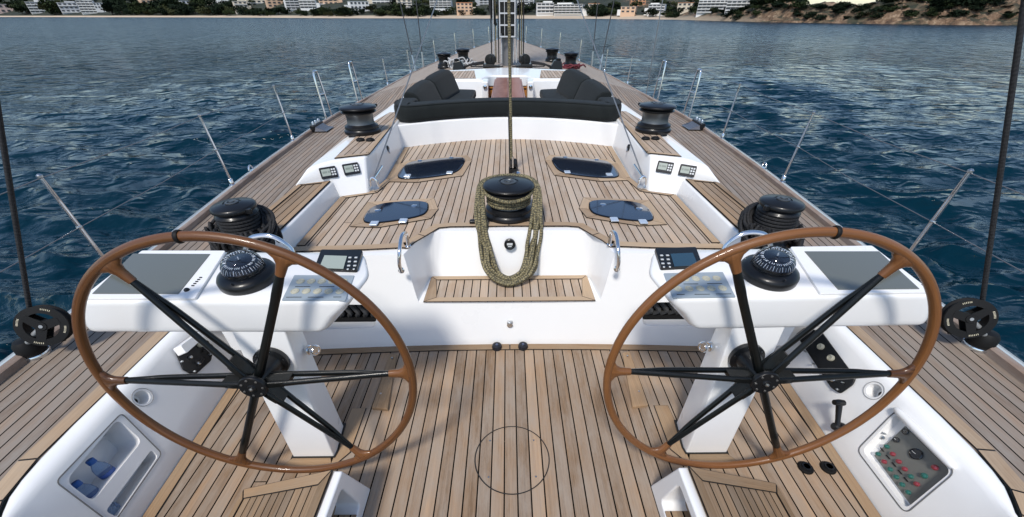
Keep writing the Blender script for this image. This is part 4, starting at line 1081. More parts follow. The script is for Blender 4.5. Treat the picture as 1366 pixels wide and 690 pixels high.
# ================================================================== CUSHIONS, TABLE
def sweep(mb, path, sec):
    """sec: list of (across, up) ; path horizontal"""
    P = [Vector(p) for p in path]; lo = []
    for i, p in enumerate(P):
        t = (P[min(i+1, len(P)-1)]-P[max(i-1, 0)]); t.z = 0; t.normalize(); w = Vector((t.y, -t.x, 0))
        k = 1.0
        if i == 0 or i == len(P)-1: k = .90
        lo.append([p+w*(a*k)+Vector((0,0,b*k+(0 if k == 1 else .005))) for a, b in sec])
    return mb.loft(lo)
def rsec(x0, x1, z0, z1, r, n=5):
    q = rpoly([(x0, z0, 0), (x1, z0, 0), (x1, z1, 0), (x0, z1, 0)], r, n); return [(p.x, p.y) for p in q]
MIR = False
bz0 = .822
xs = np.linspace(-.97, .97, 13)
path = [(-1.085, 4.80, bz0), (-1.085, 4.62, bz0), (-1.07, 4.48, bz0), (-1.03, 4.40, bz0)]+[(x, fa(x)+.135, bz0) for x in xs]+[(1.03, 4.40, bz0), (1.07, 4.48, bz0), (1.085, 4.62, bz0), (1.085, 4.80, bz0)]
path = spline(path, 3)
mb = MB(); sweep(mb, path, rsec(-.11, .11, 0, .155, .05))
o = build('bolster_cushion', mb, fabric); o.data.transform(Matrix.Translation((0, -4.6, -bz0))); o.location = (0, 4.6, bz0); tag(o, 'long charcoal bolster cushion along the aft wall of the guest cockpit', 'cushion')
pip = []
for sgn, zz in ((-1, .147), (1, .147)):
    mb = MB(); q = []
    for i, p in enumerate(path[2:-2]):
        t_ = (Vector(path[i+3])-Vector(path[i+1])); t_.z = 0; t_.normalize(); w_ = Vector((t_.y, -t_.x, 0)); q.append(Vector(p)+w_*sgn*.098+Vector((0, 0, zz)))
    mb.tube(q, .0045, 6); pp = build('piping', mb, fabric, o)
mb = MB(); yy_ = fa(0)+.135; mb.tube([(0, yy_-.112, bz0+.02), (0, yy_-.113, bz0+.12), (0, yy_-.095, bz0+.152), (0, yy_+.09, bz0+.154)], .004, 6); build('seam', mb, fabric, o)

for MIR in (False, True):
    nm = 'right' if MIR else 'left'
    for q, (ya, yb_) in enumerate(((4.80, 5.60), (5.62, 6.45))):
        mb = MB(); n = 9; lo = []
        for k in range(n):
            f = k/(n-1); y = ya+(yb_-ya)*f; 
            xo_ = -1.27+.05*max(0, y-5.6)*1.2 if True else 0
            X0 = np.interp(y, [4.6, 5.6, 6.5], [-1.19, -1.11, -.96]); e = .0 if 0 < k < n-1 else .012
            bul = .012*math.sin(math.pi*f)
            hh = np.interp(y, [4.6, 6.5], [1.03, 1.09])
            s_ = [(X0+e, .80+e), (X0+.03, hh-.03-e), (X0+.06, hh-e+bul), (X0+.14, hh-.01-e+bul), (X0+.19, hh-.05-e), (X0+.27+bul-e, .84), (X0+.28-e, .78+e)]
            lo.append([(a, y, b) for a, b in s_])
        mb.loft(lo); o = build('backrest_cushion', mb, fabric, bevel=.017, seg=3)
        b = mx((-1.15, (ya+yb_)/2, .78)); o.data.transform(Matrix.Translation(-b)); o.location = b
        tag(o, 'charcoal backrest cushion on the %s side of the guest cockpit, the %s one' % (nm, ('nearer', 'farther')[q]), 'cushion', 'backrest cushions')
    q_ = rpoly([(-1.12, 4.62, 0), (-.50, 4.72, 0), (-.475, 6.70, 0), (-.86, 6.78, 0), (-1.06, 6.55, 0)], .10, 5)
    mb = MB(); c0 = Vector((-.8, 5.7, 0)); sh = lambda p, k: Vector((c0.x+(p.x-c0.x)*k, c0.y+(p.y-c0.y)*k*1.0, 0))
    mb.loft([[sh(p, .97)+Vector((0,0,.700)) for p in q_], [sh(p, 1)+Vector((0,0,.72)) for p in q_], [sh(p, 1.0)+Vector((0,0,.765)) for p in q_], [sh(p, .975)+Vector((0,0,.79)) for p in q_], [sh(p, .90)+Vector((0,0,.798)) for p in q_]])
    o = build('seat_cushion', mb, fabric, sharp=70); b = mx((-.8, 5.7, .70)); o.data.transform(Matrix.Translation(-b)); o.location = b
    tag(o, 'flat charcoal seat cushion on the %s bench of the guest cockpit' % nm, 'cushion', 'seat cushions')
MIR = False
t = thing('table', 'red-brown varnished table with folded leaves in the middle of the guest cockpit', 'table', (-.005, 6.4, .36))
mb = MB(); mb.box((-.095, 6.35, .85), (.19, 2.1, .03)); build('table_leaf', mb, MAHO, t, bevel=.006, uv=lambda p: (p.x, p.y))
mb = MB(); mb.box((.10, 6.35, .85), (.195, 2.1, .03)); build('table_leaf', mb, MAHO, t, bevel=.006, uv=lambda p: (p.x, p.y))
mb = MB(); mb.box((-.205, 6.35, .72), (.025, 2.05, .25)); mb.box((.215, 6.35, .72), (.025, 2.05, .25)); build('drop_leaf', mb, MAHO, t, bevel=.006, uv=lambda p: (p.z, p.y))
mb = MB(); mb.box((0, 6.0, .6), (.16, .3, .48)); mb.box((0, 7.0, .6), (.16, .2, .48)); build('table_pedestal', mb, white, t, bevel=.01)
# ================================================================== STANCHIONS AND LIFELINES
ords = ['first', 'second', 'third', 'fourth', 'fifth', 'sixth', 'seventh', 'eighth', 'ninth', 'tenth', 'eleventh']
spots = [((143,372),(50,240)), ((308,250),(265,157)), ((392,190),(368,117)), ((510,115.6),(507,83.6)), ((545,99),(543,71)), ((578.5,84),(577,55)), ((604,73.5),(601.4,45)), ((628.7,65.5),(626,39.5)), ((650,58.5),(646.6,36)), ((661.7,54.5),(661,33))]
STN = []
for b_, t_ in spots:
    z = ZD
    for _ in range(40): p = at(*b_, z); z = z*.5+zedge(p.y)*.5
    y = p.y; x = -(XE(y)-.035); tp = aty(*t_, y)
    STN.append((Vector((x, y, zedge(y)+.02)), max(.5, min(.66, tp.z-z))))
def stanchion(base, h, label):
    t = thing('stanchion', label, 'stanchion', base, 'lifeline stanchions')
    mb = MB(); mb.lathe([(.030, 0), (.030, .008), (.020, .014), (.018, .060), (.014, .065)], base, (0,0,1), 16); build('socket', mb, chrome, t)
    tilt = Vector((-.035, 0, 1)).normalized()
    mb = MB(); mb.tube([base+tilt*.03, base+tilt*h*.5, base+tilt*(h-.03), base+tilt*h], [.0125, .0125, .0105, .009], 12); build('post', mb, chrome, t)
    mb = MB(); mb.lathe([(.009, 0), (.014, .006), (.014, .016), (.006, .024), (.001, .025)], base+tilt*(h-.012), tilt, 12); build('ferrule', mb, steel, t); mb = MB(); mb.lathe([(.0135, 0), (.0150, .004), (.0150, .012), (.0135, .016)], base+tilt*h*.52, tilt, 12); build('ferrule', mb, steel, t)
    return t
for MIR in (False, True):
    nm = 'right' if MIR else 'left'
    for i, (b, h) in enumerate(STN):
        k = i if i < 3 else i+1
        stanchion(b, h, 'slim polished stanchion on the %s gunwale, %s from the helm%s' % (nm, ords[i], '' if i > 20 else ''))
    tops = []
    # boarding gate hoops
    for gi, (p1, p2, q1, q2) in enumerate((((437,159),(445,155),(423,96),(429,99.5)), ((469,138),(475.6,134.6),(456.4,85),(461,86)))):
        z = ZD; a = at(*p1, ZD+.04); b = at(*p2, ZD+.04)
        a = Vector((-(XE(a.y)-.035), a.y, zedge(a.y)+.02)); b = Vector((-(XE(a.y+.22)-.035), a.y+.22, zedge(a.y)+.02))
        h = max(.62, aty(*q1, a.y).z-a.z); h = min(h, .72)
        t = thing('gate_hoop', 'two-legged polished gate hoop on the %s gunwale, the %s of two' % (nm, ('nearer', 'farther')[gi]), 'gate hoop', a, 'boarding gate hoops')
        o_ = Vector((-.03, 0, 0))
        mb = MB(); mb.tube(spline([a, a+o_*.5+Vector((0, .02, h*.5)), a+o_+Vector((0, .05, h*.93)), a.lerp(b, .5)+o_+Vector((0, 0, h)), b+o_+Vector((0, -.05, h*.93)), b+o_*.5+Vector((0, -.02, h*.5)), b], 7), .0135, 10); build('bent_tube', mb, chrome, t)
        mb = MB(); mb.tube([a+o_*.5+Vector((0, .03, h*.52)), b+o_*.5+Vector((0, -.03, h*.52))], .009, 8); mb.tube([a+o_*.5+Vector((.0, .02, h*.56)), a+o_*.5+Vector((.07, -.05, h*.56))], .006, 8); build('crossbar', mb, chrome, t)
        mb = MB()
        for p in (a, b): mb.lathe([(.028, 0), (.028, .008), (.018, .014), (.017, .05)], p, (0,0,1), 14)
        build('socket', mb, steel, t); tops.append((a, h)); 
    # lifelines
    seq = sorted([(b.y, b, h) for b, h in STN]+[(a.y, a, h) for a, h in tops], key=lambda q: q[0])
    for lv, nml in ((.985, 'upper'), (.53, 'lower')):
        pts = [Vector((-XE(-1.5), -1.5, ZD+.62*lv))]
        for y, b, h in seq:
            tl = Vector((-.035, 0, 1)).normalized(); p = b+tl*h*lv
            if pts: 
                m_ = pts[-1].lerp(p, .5)-Vector((0, 0, .012)); pts.append(m_)
            pts.append(p)
        mb = MB(); mb.tube(pts, .0026, 5); o = build('lifeline', mb, wirem); tag(o, 'thin %s lifeline wire strung through the stanchions on the %s side' % (nml, nm), 'lifeline', 'lifelines')
    # mooring fairlead under the nearer gate hoop
    c = at(436, 172, ZD+.03); c.x = -(XE(c.y)-.16)
    t = thing('mooring_fairlead', 'black mooring fairlead against the %s toe rail by the gate hoop' % nm, 'fairlead', c, 'mooring fairleads')
    mb = MB(); mb.box(c+Vector((-.02, 0, .035)), (.07, .34, .09)); build('fairlead_body', mb, blackm, t, bevel=.015, seg=3)
    mb = MB(); mb.loft([[c+Vector((.0, -.17, .0)), c+Vector((.0, .17, .0)), c+Vector((.17, .14, .0)), c+Vector((.17, -.16, .0))], [c+Vector((.0, -.15, .06)), c+Vector((.0, .15, .06)), c+Vector((.10, .11, .012)), c+Vector((.10, -.12, .012))]]); build('ramp_foot', mb, mat('grey_polished', (.16,.16,.17), .25, metal=.6), t, bevel=.004)
    mb = MB(); 
    for k in range(3): mb = MB(); mb.lathe([(.020, 0), (.020, .06), (.016, .066), (.001, .066)], c+Vector((-.02, -.1+.1*k, .05)), (0,0,1), 12); build('roller', mb, steel, t)
    pass
    # pad eye on the gunwale
    p = at(337, 228, ZD+.03); p.x = -(XE(p.y)-.05)
    t = thing('pad_eye', 'small steel pad eye on the %s gunwale between the second and third stanchions' % nm, 'pad eye', p, 'gunwale pad eyes')
    mb = MB(); mb.tube([p+Vector((0, .035*math.cos(a), .01+.045*math.sin(a))) for a in np.linspace(0, math.pi, 12)], .008, 8); mb.lathe([(.03, -.012), (.03, .004), (.001, .006)], p, (0,0,1), 14); build('steel_eye', mb, chrome, t)
    # running backstay block and rope at the quarter
    g = at(38, 462, ZD+.06); gb = Vector((g.x, g.y, ZD+.02))
    cb_ = aty(60, 434, gb.y+.03)
    ax = Vector((.35, -.86, .38)).normalized()
    t = thing('runner_block', 'large black turning block on the %s gunwale beside the helm' % nm, 'block', gb, 'runner blocks')
    R0 = .098
    mb = MB(); mb.lathe([(R0*.66, -.024), (R0, -.022), (R0, -.014), (R0*.9, -.006), (R0*.9, .006), (R0, .014), (R0, .022), (R0*.66, .024)], cb_, ax, 40, ring=True); 
    lp = []
    u = ax.orthogonal().normalized(); w = ax.cross(u)
    build('sheave_rim', mb, rubber, t)
    mb = MB()
    for q in (-.022, .022):
        for a0 in (0.5, .5+2*math.pi/3, .5+4*math.pi/3):
            d = u*math.cos(a0)+w*math.sin(a0); tg = ax.cross(d)
            mb.loft([[cb_+ax*(q+s2)+d*r_+tg*w_ for r_, w_ in ((.0, -.022), (R0*.72, -.016), (R0*.72, .016), (0, .022))] for s2 in (-.003, .003)])
    mb.lathe([(.02, -.028), (.026, -.02), (.026, .02), (.02, .028)], cb_, ax, 20); build('sheave_spokes', mb, rubber, t)
    mb = MB()
    for a0 in (.2, 1.8, 3.3, 4.9):
        for k in range(6):
            a = a0+k*.075; d = u*math.cos(a)+w*math.sin(a); mb.tube([cb_+ax*.0225+d*R0*.82, cb_+ax*.0225+d*R0*.90], .0017, 4)
            mb.tube([cb_-ax*.0225+d*R0*.82, cb_-ax*.0225+d*R0*.90], .0017, 4)
    build('rim_marks', mb, mat('mark_cream', (.55,.5,.36), .5), t)
    ft = gb+Vector((0, 0, .045))
    mb = MB(); mb.tube([cb_+ax*.03, cb_+ax*.02-Vector((0,0,.0)), cb_.lerp(ft, .5)+ax*.03, ft+ax*.01], [.008, .010, .012, .012], 10); build('side_strap', mb, mat('dull_grey', (.3,.31,.31), .4, metal=.3), t)
    mb = MB(); mb.lathe([(.050, -.0), (.055, .02), (.050, .06), (.036, .08), (.001, .085)], gb-Vector((0, 0, .0)), (0,0,1), 20); build('block_boot', mb, rubber, t)
    mb = MB(); mb.lathe([(.058, -.022), (.060, -.005), (.056, .004)], gb, (0,0,1), 20); build('deck_collar', mb, chrome, t)
    tpR = aty(0, 165, gb.y+.25); s0 = cb_-(u*0)+Vector((-R0*.85, .02, .0)); 
    if True:
        dirv = (tpR-s0).normalized(); mb = MB(); e = s0+dirv*9
        arcp = [cb_+(Vector((math.cos(a), .0, math.sin(a)))*R0*.98) for a in np.linspace(math.pi*1.0, math.pi*1.6, 6)]
        mb.tube([ft+Vector((-.02, 0, .0))]+arcp[::-1]+[s0+dirv*.05, s0+dirv*.5, e], .0098, 8)
        o = build('runner_rope', mb, ropeK); tag(o, 'black running backstay rope rising from the turning block on the %s gunwale' % nm, 'rope', 'runner ropes')
    # shroud wires on the deck edge
    for i, (pb, ptop, r_) in enumerate((((553,97),(533,0),.012), ((560,92),(555,0),.012))):
        z = ZD
        for _ in range(40): p = at(*pb, z); z = z*.5+zedge(p.y)*.5
        b = Vector((-(XE(p.y)-.09), p.y, z+.03)); tp = aty(*ptop, p.y+.12*(0 if i else 1)); e = b+(tp-b).normalized()*9
        t = thing('shroud', 'dark rigging shroud rising from the %s deck edge, the %s of the pair' % (nm, ('nearer', 'farther')[i]), 'shroud', b, 'shrouds')
        mb = MB(); mb.tube([b, e], r_, 8); build('stay_rod', mb, mat('dark_rod', (.05,.05,.055), .4), t)
        mb = MB(); mb.lathe([(.03, -.02), (.026, .06), (.020, .30), (.014, .36)], b, (e-b), 12); build('turnbuckle', mb, steel, t)
    # wire from the coaming corner up to the boom
    pb = at(500, 250, ZB+.03); tp = aty(585, 0, 5.2); e = tp+(tp-pb)*.6
    t = thing('preventer_wire', 'thin grey wire rising from the shackle at the foot of the %s coaming' % nm, 'wire', pb, 'boom wires')
    mb = MB(); mb.tube([pb+Vector((0, 0, .06)), e], .0055, 7); build('wire_line', mb, wirem, t)
    mb = MB(); mb.tube(spline([pb+Vector((-.03, 0, 0)), pb+Vector((-.026, 0, .05)), pb+Vector((0, 0, .075)), pb+Vector((.026, 0, .05)), pb+Vector((.03, 0, 0))], 5), .008, 8); mb.lathe([(.035, -.02), (.035, -.008), (.001, -.006)], pb, (0,0,1), 16)
    mb.tube([pb+Vector((0, 0, .06)), pb+(e-pb).normalized()*.22], .009, 8); build('shackle', mb, chrome, t)
# grey wire seen on the right only
MIR = False
pb = at(880, 128, ZD+.05); pb.x = XE(pb.y)-.03; tp = aty(884, 0, pb.y)
mb = MB(); mb.tube([pb, pb+(tp-pb).normalized()*7], .009, 7); o = build('inner_wire', mb, wirem); tag(o, 'single steel wire rising from the right gunwale near the gate hoops', 'wire')
# ================================================================== MAST AREA
MY = 10.0; mz = zedge(MY)+camb(MY, 0)
t = thing('mast', 'black mast with a white grid frame, far ahead on the centreline', 'mast', (0, MY, mz))
mb = MB(); lo = []
for z in (1.30, 9.0): lo.append([Vector((.17*math.cos(a), MY+.05+.27*math.sin(a), z)) for a in np.linspace(0, 2*math.pi, 24, endpoint=False)])
mb.loft(lo); build('spar', mb, mat('mast_black', (.012,.013,.014), .35), t)
mb = MB(); lo = [[Vector((.12*math.cos(a), MY+.05+.2*math.sin(a), z)) for a in np.linspace(0, 2*math.pi, 20, endpoint=False)] for z in (mz, 1.30)]; mb.loft(lo); build('mast_foot', mb, mat('mast_grey', (.16,.16,.165), .4), t)
mb = MB(); yg = MY-.26
g0, g1 = aty(668, 49, yg), aty(688, 49, yg)
hw = (g1.x-g0.x)/2; gx = (g1.x+g0.x)/2; gx = 0
zb_ = aty(678, 49, yg).z; dz = .19
for k in range(18): mb.box((gx, yg, zb_+k*dz), (2*hw+.02, .03, .024))
for x in (-hw, -.055, .055, hw): mb.box((gx+x, yg, zb_+1.65), (.020 if abs(x) > .1 else .010, .034, 3.32))
build('grid_frame', mb, mat('grid_paint', (.5,.51,.52), .4), t)
mb = MB(); mb.box((gx, yg+.03, zb_+1.65), (2*hw, .012, 3.2)); build('grid_backing', mb, blackm, t)
rnd = random.Random(4)
for i, x in enumerate((-.27, -.235, -.20, -.15, .15, .20, .235, .27, .10, -.10)):
    mb = MB(); b = Vector((x*1.25, MY-.20+.05*(i % 3), mz+.06)); e = Vector((x*1.0+(0.0), MY-.16+.05*(i % 3), 8.6))
    m_ = [ropeK, ropeW, ropeO, ropeK, ropeW, ropeK, ropeO, ropeK, ropeW, ropeW][i]
    mb.tube([b, b.lerp(e, .12), e], .012, 6); o = build('halyard', mb, m_)
    tag(o, '%s halyard rope at the mast foot, %s on its %s side' % (('black', 'pale', 'olive', 'black', 'pale', 'black', 'olive', 'black', 'pale', 'pale')[i], {.27: 'outermost', .235: 'next to outermost', .20: 'third from outside', .15: 'fourth from outside', .10: 'innermost'}[abs(x)], 'left' if x < 0 else 'right'), 'halyard', 'halyards at the mast foot')
# dark furled shape beside the mast
mb = MB(); mb.tube(spline([(-.24, MY-.1, 2.3), (-.30, MY-.1, 2.0), (-.31, MY-.1, 1.8), (-.27, MY-.1, 1.6), (-.23, MY-.1, 1.5)], 5), [.03, .035, .04, .045, .05, .055, .055, .06, .06, .06, .06, .06, .055, .05, .045, .04, .035, .03, .03, .025, .02], 8)
o = build('hanging_bag', mb, fabric); tag(o, 'black rope bag hanging on the left edge of the mast', 'bag')
for MIR in (False, True):
    nm = 'right' if MIR else 'left'
    c = Vector((-.42, MY-.30, zedge(MY)+camb(MY-.3, .42)))
    t = thing('mast_block', 'black turning block on deck just %s of the mast foot' % nm, 'block', c, 'mast foot blocks')
    mb = MB(); mb.lathe([(.05, -.07), (.105, -.065), (.105, -.02), (.08, 0), (.105, .02), (.105, .065), (.05, .07)], c+Vector((.06, 0, .13)), (.25, 1, 0), 22); build('sheaves', mb, blackm, t)
    mb = MB(); mb.box(c+Vector((.02, 0, .03)), (.24, .22, .06)); mb.box(c+Vector((.06, -.085, .10)), (.05, .02, .18)); build('block_cheek', mb, blackm, t, bevel=.01)
    c = Vector((-1.02, MY-.45, 0)); c.z = zedge(c.y)+camb(c.y, c.x)
    t = thing('deck_organiser', 'low black rope organiser on deck farther %s of the mast' % nm, 'rope organiser', c, 'deck organisers')
    mb = MB(); mb.loft([[c+Vector(p) for p in ((-.13,-.1,0), (.16,-.1,0), (.16,.1,0), (-.13,.1,0))], [c+Vector(p) for p in ((-.10,-.08,.17), (.05,-.08,.19), (.05,.08,.19), (-.10,.08,.17))]]); build('organiser_body', mb, blackm, t, bevel=.02, seg=3)
    mb = MB(); mb.lathe([(.05, 0), (.05, .05), (.001, .06)], c+Vector((-.04, 0, .16)), (0,0,1), 12); build('organiser_sheave', mb, rubber, t)
    mb = MB(); c2 = Vector((-.5, MY-.35, zedge(MY)+camb(MY-.3, .42)+.07))
    mb.tube(spline([c+Vector((.1, 0, .07)), c.lerp(c2, .5)+Vector((0, -.02, .045)), c2], 6), .018, 6)
    mb.tube(spline([c+Vector((.1, .07, .05)), c.lerp(c2, .5)+Vector((0, .05, .05)), c2+Vector((0, .08, .02))], 6), .018, 6)
    o = build('led_rope', mb, ropeK); tag(o, 'black rope led across deck from mast foot to the %s organiser' % nm, 'rope', 'ropes led across the deck')
    for q, (px, py, r_, h_) in enumerate(((618, 84, .17, .30), (593, 92, .17, .32))):
        z = .7
        for _ in range(40): p = at(px, py, z); z = z*.5+.5*(zedge(p.y)+camb(p.y, p.x))
        winch(p+Vector((0, .1, 0)), r_, h_, 'black winch by the mast on the %s side deck, the %s of the pair' % (nm, ('farther inboard', 'nearer outboard')[q]), 'deck winches', crank=-2.2 if q else .2, steeld=False)
        if q:
            random.seed(8); ps = []
            for k in range(9):
                a0 = random.random()*6.28; cx = p+Vector((random.uniform(.1, .62), random.uniform(-.25, .1), .03)); pts = []
                rr = random.uniform(.10, .20)
                for m_ in range(9):
                    a = a0+m_*.7; pts.append(cx+Vector((rr*math.cos(a)*random.uniform(.7, 1.3), rr*math.sin(a)*.8, random.uniform(0, .20)*(1-abs(cx.x-p.x-.25)))))
                ps.append(spline(pts, 5))
            if MIR: ps = [[Vector((v.x-.30, v.y, p.z+(v.z-p.z)*.45)) for v in s_] for s_ in ps]
            rope_obj(ps, .015, ropeR if MIR else ropeW, 'rope_pile', 'loose pile of %s rope beside the %s mast winches' % (('red' if MIR else 'grey and white'), nm), 'rope', base=p, seg=6)
# sunken slots forward of the guest cockpit
MIR = False
for i in range(2):
    c = Vector((-.34+.68*i, 9.62, 0)); c.z = zedge(c.y)+camb(c.y, c.x)+.03
    mb = MB(); mb.box(c, (.34, .10, .03)); mb.box(c+Vector(((-.30 if i == 0 else .30), -.02, -.004)), (.28, .03, .02)); mb.box(c+Vector((0, -.1, -.0)), (.5, .02, .02))
    o = build('deck_jammer', mb, blackm, bevel=.006); tag(o, 'low row of black rope jammers on deck aft of the mast, on the %s' % ('left' if i == 0 else 'right'), 'jammer', 'rope jammers')
# mainsheet rising from the bridge deck
mf = Vector((.0, 3.42, ZB)); mf.x = at(684, 228, ZB).x
t = thing('mainsheet_block', 'small black block with steel shackle at the foot of the vertical rope', 'block', mf)
mb = MB(); mb.lathe([(.018, -.03), (.040, -.028), (.040, -.008), (.030, 0), (.040, .008), (.040, .028), (.018, .03)], mf+Vector((0, 0, .075)), (1, .2, 0), 20); mb.box(mf+Vector((.0, 0, .02)), (.07, .07, .04)); build('block_body', mb, blackm, t)
mb = MB(); mb.lathe([(.035, 0), (.035, .012), (.012, .02)], mf+Vector((.03, -.04, 0)), (0,0,1), 14); mb.tube([mf+Vector((0, -.035, .05)), mf+Vector((0, -.035, .14))], .009, 8); build('shackle', mb, chrome, t)
tp = aty(680, 0, 3.47); e = mf+Vector((0, 0, .1))+(tp-mf-Vector((0, 0, .1)))*2.2
mb = MB(); mb.tube([mf+Vector((-.012, 0, .10))]+[(mf+Vector((-.012, 0, .1))).lerp(e, q) for q in np.linspace(.05, 1, 14)], .0118, 10)
o = build('mainsheet', mb, ropeO); tag(o, 'single olive mainsheet rope rising straight up from the middle of the bridge deck', 'rope')
mb = MB(); mb.tube([mf+Vector((-.022, .01, .09)), (mf+Vector((-.024, .01, .1))).lerp(e+Vector((-.012, .01, 0)), .16)], .010, 8); o = build('rope_tail', mb, ropeK); tag(o, 'short black rope lashed alongside the foot of the olive mainsheet', 'rope')
# ================================================================== SEA
def make_sea():
    rng = np.random.default_rng(12)
    nr, nf = 620, 1100
    r = 1.2*(5200/1.2)**np.linspace(0, 1, nr)
    th = np.concatenate([np.linspace(R(-66), R(66), nf), np.linspace(R(70), R(290), 60)])
    RR, TT = np.meshgrid(r, th, indexing='ij')
    X = RR*np.sin(TT); Y = RR*np.cos(TT); Z = np.zeros_like(X); DX = np.zeros_like(X); DY = np.zeros_like(X)
    dr = RR*math.log(5200/1.2)/nr; cell = np.maximum(dr, RR*R(132)/nf)
    for k in range(170):
        lam = .22*(10**(k/169))         # 0.24 .. 2.5 m
        a = rng.normal(0, .42)+R(78); kx, ky = math.cos(a)*2*math.pi/lam, math.sin(a)*2*math.pi/lam
        amp = .0128*lam**.85*(1 if lam < 1.0 else (1.0/lam)**.8)
        ph = rng.random()*6.28; ph2 = rng.random()*6.28
        m = np.clip(.15+1.25*np.sin(X*kx*.09+Y*ky*.07+ph2)*np.sin(X*ky*.10-Y*kx*.12+ph), 0, 2)
        P = kx*X+ky*Y+ph+1.1*np.sin(X*ky*.13-Y*kx*.19+ph2)
        w = np.clip(lam/(3.6*cell)-.7, 0, 1)
        cs = np.cos(P); Z += 1.5*amp*w*m*cs; DX -= 1.5*amp*w*m*math.cos(a)*np.sin(P)*.85; DY -= 1.5*amp*w*m*math.sin(a)*np.sin(P)*.85
    patch = .98+.12*np.sin(X*.021+1.3+.6*np.sin(Y*.013))*np.sin(Y*.017+.4)
    Z *= patch
    V = np.stack([X+DX, Y+DY, Z*1.0], -1).reshape(-1, 3)
    nt_ = len(th); fs = []
    i = np.arange(nr-1)[:, None]*nt_+np.arange(nt_)[None, :]
    j = np.arange(nr-1)[:, None]*nt_+((np.arange(nt_)+1) % nt_)[None, :]
    F = np.stack([i, j, j+nt_, i+nt_], -1).reshape(-1, 4)
    me = bpy.data.meshes.new('sea'); me.vertices.add(len(V)); me.vertices.foreach_set('co', V.astype(np.float32).ravel())
    me.loops.add(F.size); me.polygons.add(len(F)); me.loops.foreach_set('vertex_index', F.astype(np.int32).ravel())
    me.polygons.foreach_set('loop_start', np.arange(0, F.size, 4, dtype=np.int32)); me.update(); me.validate()
    me.polygons.foreach_set('use_smooth', [True]*len(F))
    o = bpy.data.objects.new('sea', me); o.location = (0, 0, ZW); COL.objects.link(o); o['kind'] = 'structure'
    m = bpy.data.materials.new('sea_water'); m.use_nodes = True; nt = m.node_tree; b = nt.nodes['Principled BSDF']; L = nt.links.new
    tc = nt.nodes.new('ShaderNodeTexCoord'); geo = nt.nodes.new('ShaderNodeNewGeometry')
    def nz(scale, det, sc=(1,1,1), rot=0, rough=.55):
        mp = nt.nodes.new('ShaderNodeMapping'); mp.inputs['Scale'].default_value = sc; mp.inputs['Rotation'].default_value = (0, 0, rot); L(tc.outputs['Object'], mp.inputs[0])
        n = nt.nodes.new('ShaderNodeTexNoise'); n.inputs['Scale'].default_value = scale; n.inputs['Detail'].default_value = det; n.inputs['Roughness'].default_value = rough; n.inputs['Distortion'].default_value = .4; L(mp.outputs[0], n.inputs['Vector']); return n.outputs['Fac']
    def ridge(scale, det, sc, rot, gain=1.0):
        mp = nt.nodes.new('ShaderNodeMapping'); mp.inputs['Scale'].default_value = sc; mp.inputs['Rotation'].default_value = (0, 0, rot); L(tc.outputs['Object'], mp.inputs[0])
        wv = nt.nodes.new('ShaderNodeTexNoise'); wv.inputs['Scale'].default_value = scale*.5; L(mp.outputs[0], wv.inputs['Vector'])
        n = nt.nodes.new('ShaderNodeTexNoise'); n.noise_type = 'RIDGED_MULTIFRACTAL'; n.normalize = True
        n.inputs['Scale'].default_value = scale; n.inputs['Detail'].default_value = det; n.inputs['Roughness'].default_value = .5; n.inputs['Distortion'].default_value = .5
        L(mp.outputs[0], n.inputs['Vector']); return n.outputs['Fac']
    r1 = ridge(3.3, 3, (.6, 1.25, 1), R(14)); r2 = ridge(1.0, 3, (.5, 1.3, 1), R(-10)); n3 = nz(.03, 3, (.6, 1.4, 1)); n5 = nz(6.5, 3, (.7, 1.2, 1), R(25)); r4 = ridge(.75, 4, (1.1, .7, 1), R(25))
    ln = nt.nodes.new('ShaderNodeVectorMath'); ln.operation = 'LENGTH'; L(tc.outputs['Object'], ln.inputs[0])
    far = nt.nodes.new('ShaderNodeMapRange'); far.inputs['From Min'].default_value = 20; far.inputs['From Max'].default_value = 110; L(ln.outputs['Value'], far.inputs['Value'])
    h = nmath(nt, 'ADD', nmath(nt, "MULTIPLY", r1, .13), nmath(nt, "MULTIPLY", r2, .38))
    h = nmath(nt, 'ADD', h, nmath(nt, 'MULTIPLY', n5, .03))
    h = nmath(nt, 'ADD', h, nmath(nt, 'MULTIPLY', nmath(nt, 'MULTIPLY', r4, far.outputs[0]), 2.6))
    bu = nt.nodes.new('ShaderNodeBump'); bu.inputs['Distance'].default_value = 1.0
    mr = nt.nodes.new('ShaderNodeMapRange'); mr.inputs['From Min'].default_value = .35; mr.inputs['From Max'].default_value = .65; mr.inputs['To Min'].default_value = .88; mr.inputs['To Max'].default_value = 1.0; L(n3, mr.inputs['Value']); L(mr.outputs[0], bu.inputs['Strength'])
    L(h, bu.inputs['Height']); L(bu.outputs['Normal'], b.inputs['Normal'])
    b.inputs['Base Color'].default_value = (.0008, .017, .030, 1); rr_ = nt.nodes.new('ShaderNodeMapRange'); rr_.inputs['To Min'].default_value = .06; rr_.inputs['To Max'].default_value = .22; L(far.outputs[0], rr_.inputs['Value']); L(rr_.outputs[0], b.inputs['Roughness']); b.inputs['IOR'].default_value = 1.333; b.inputs['Specular IOR Level'].default_value = .135
    me.materials.append(m)
make_sea()
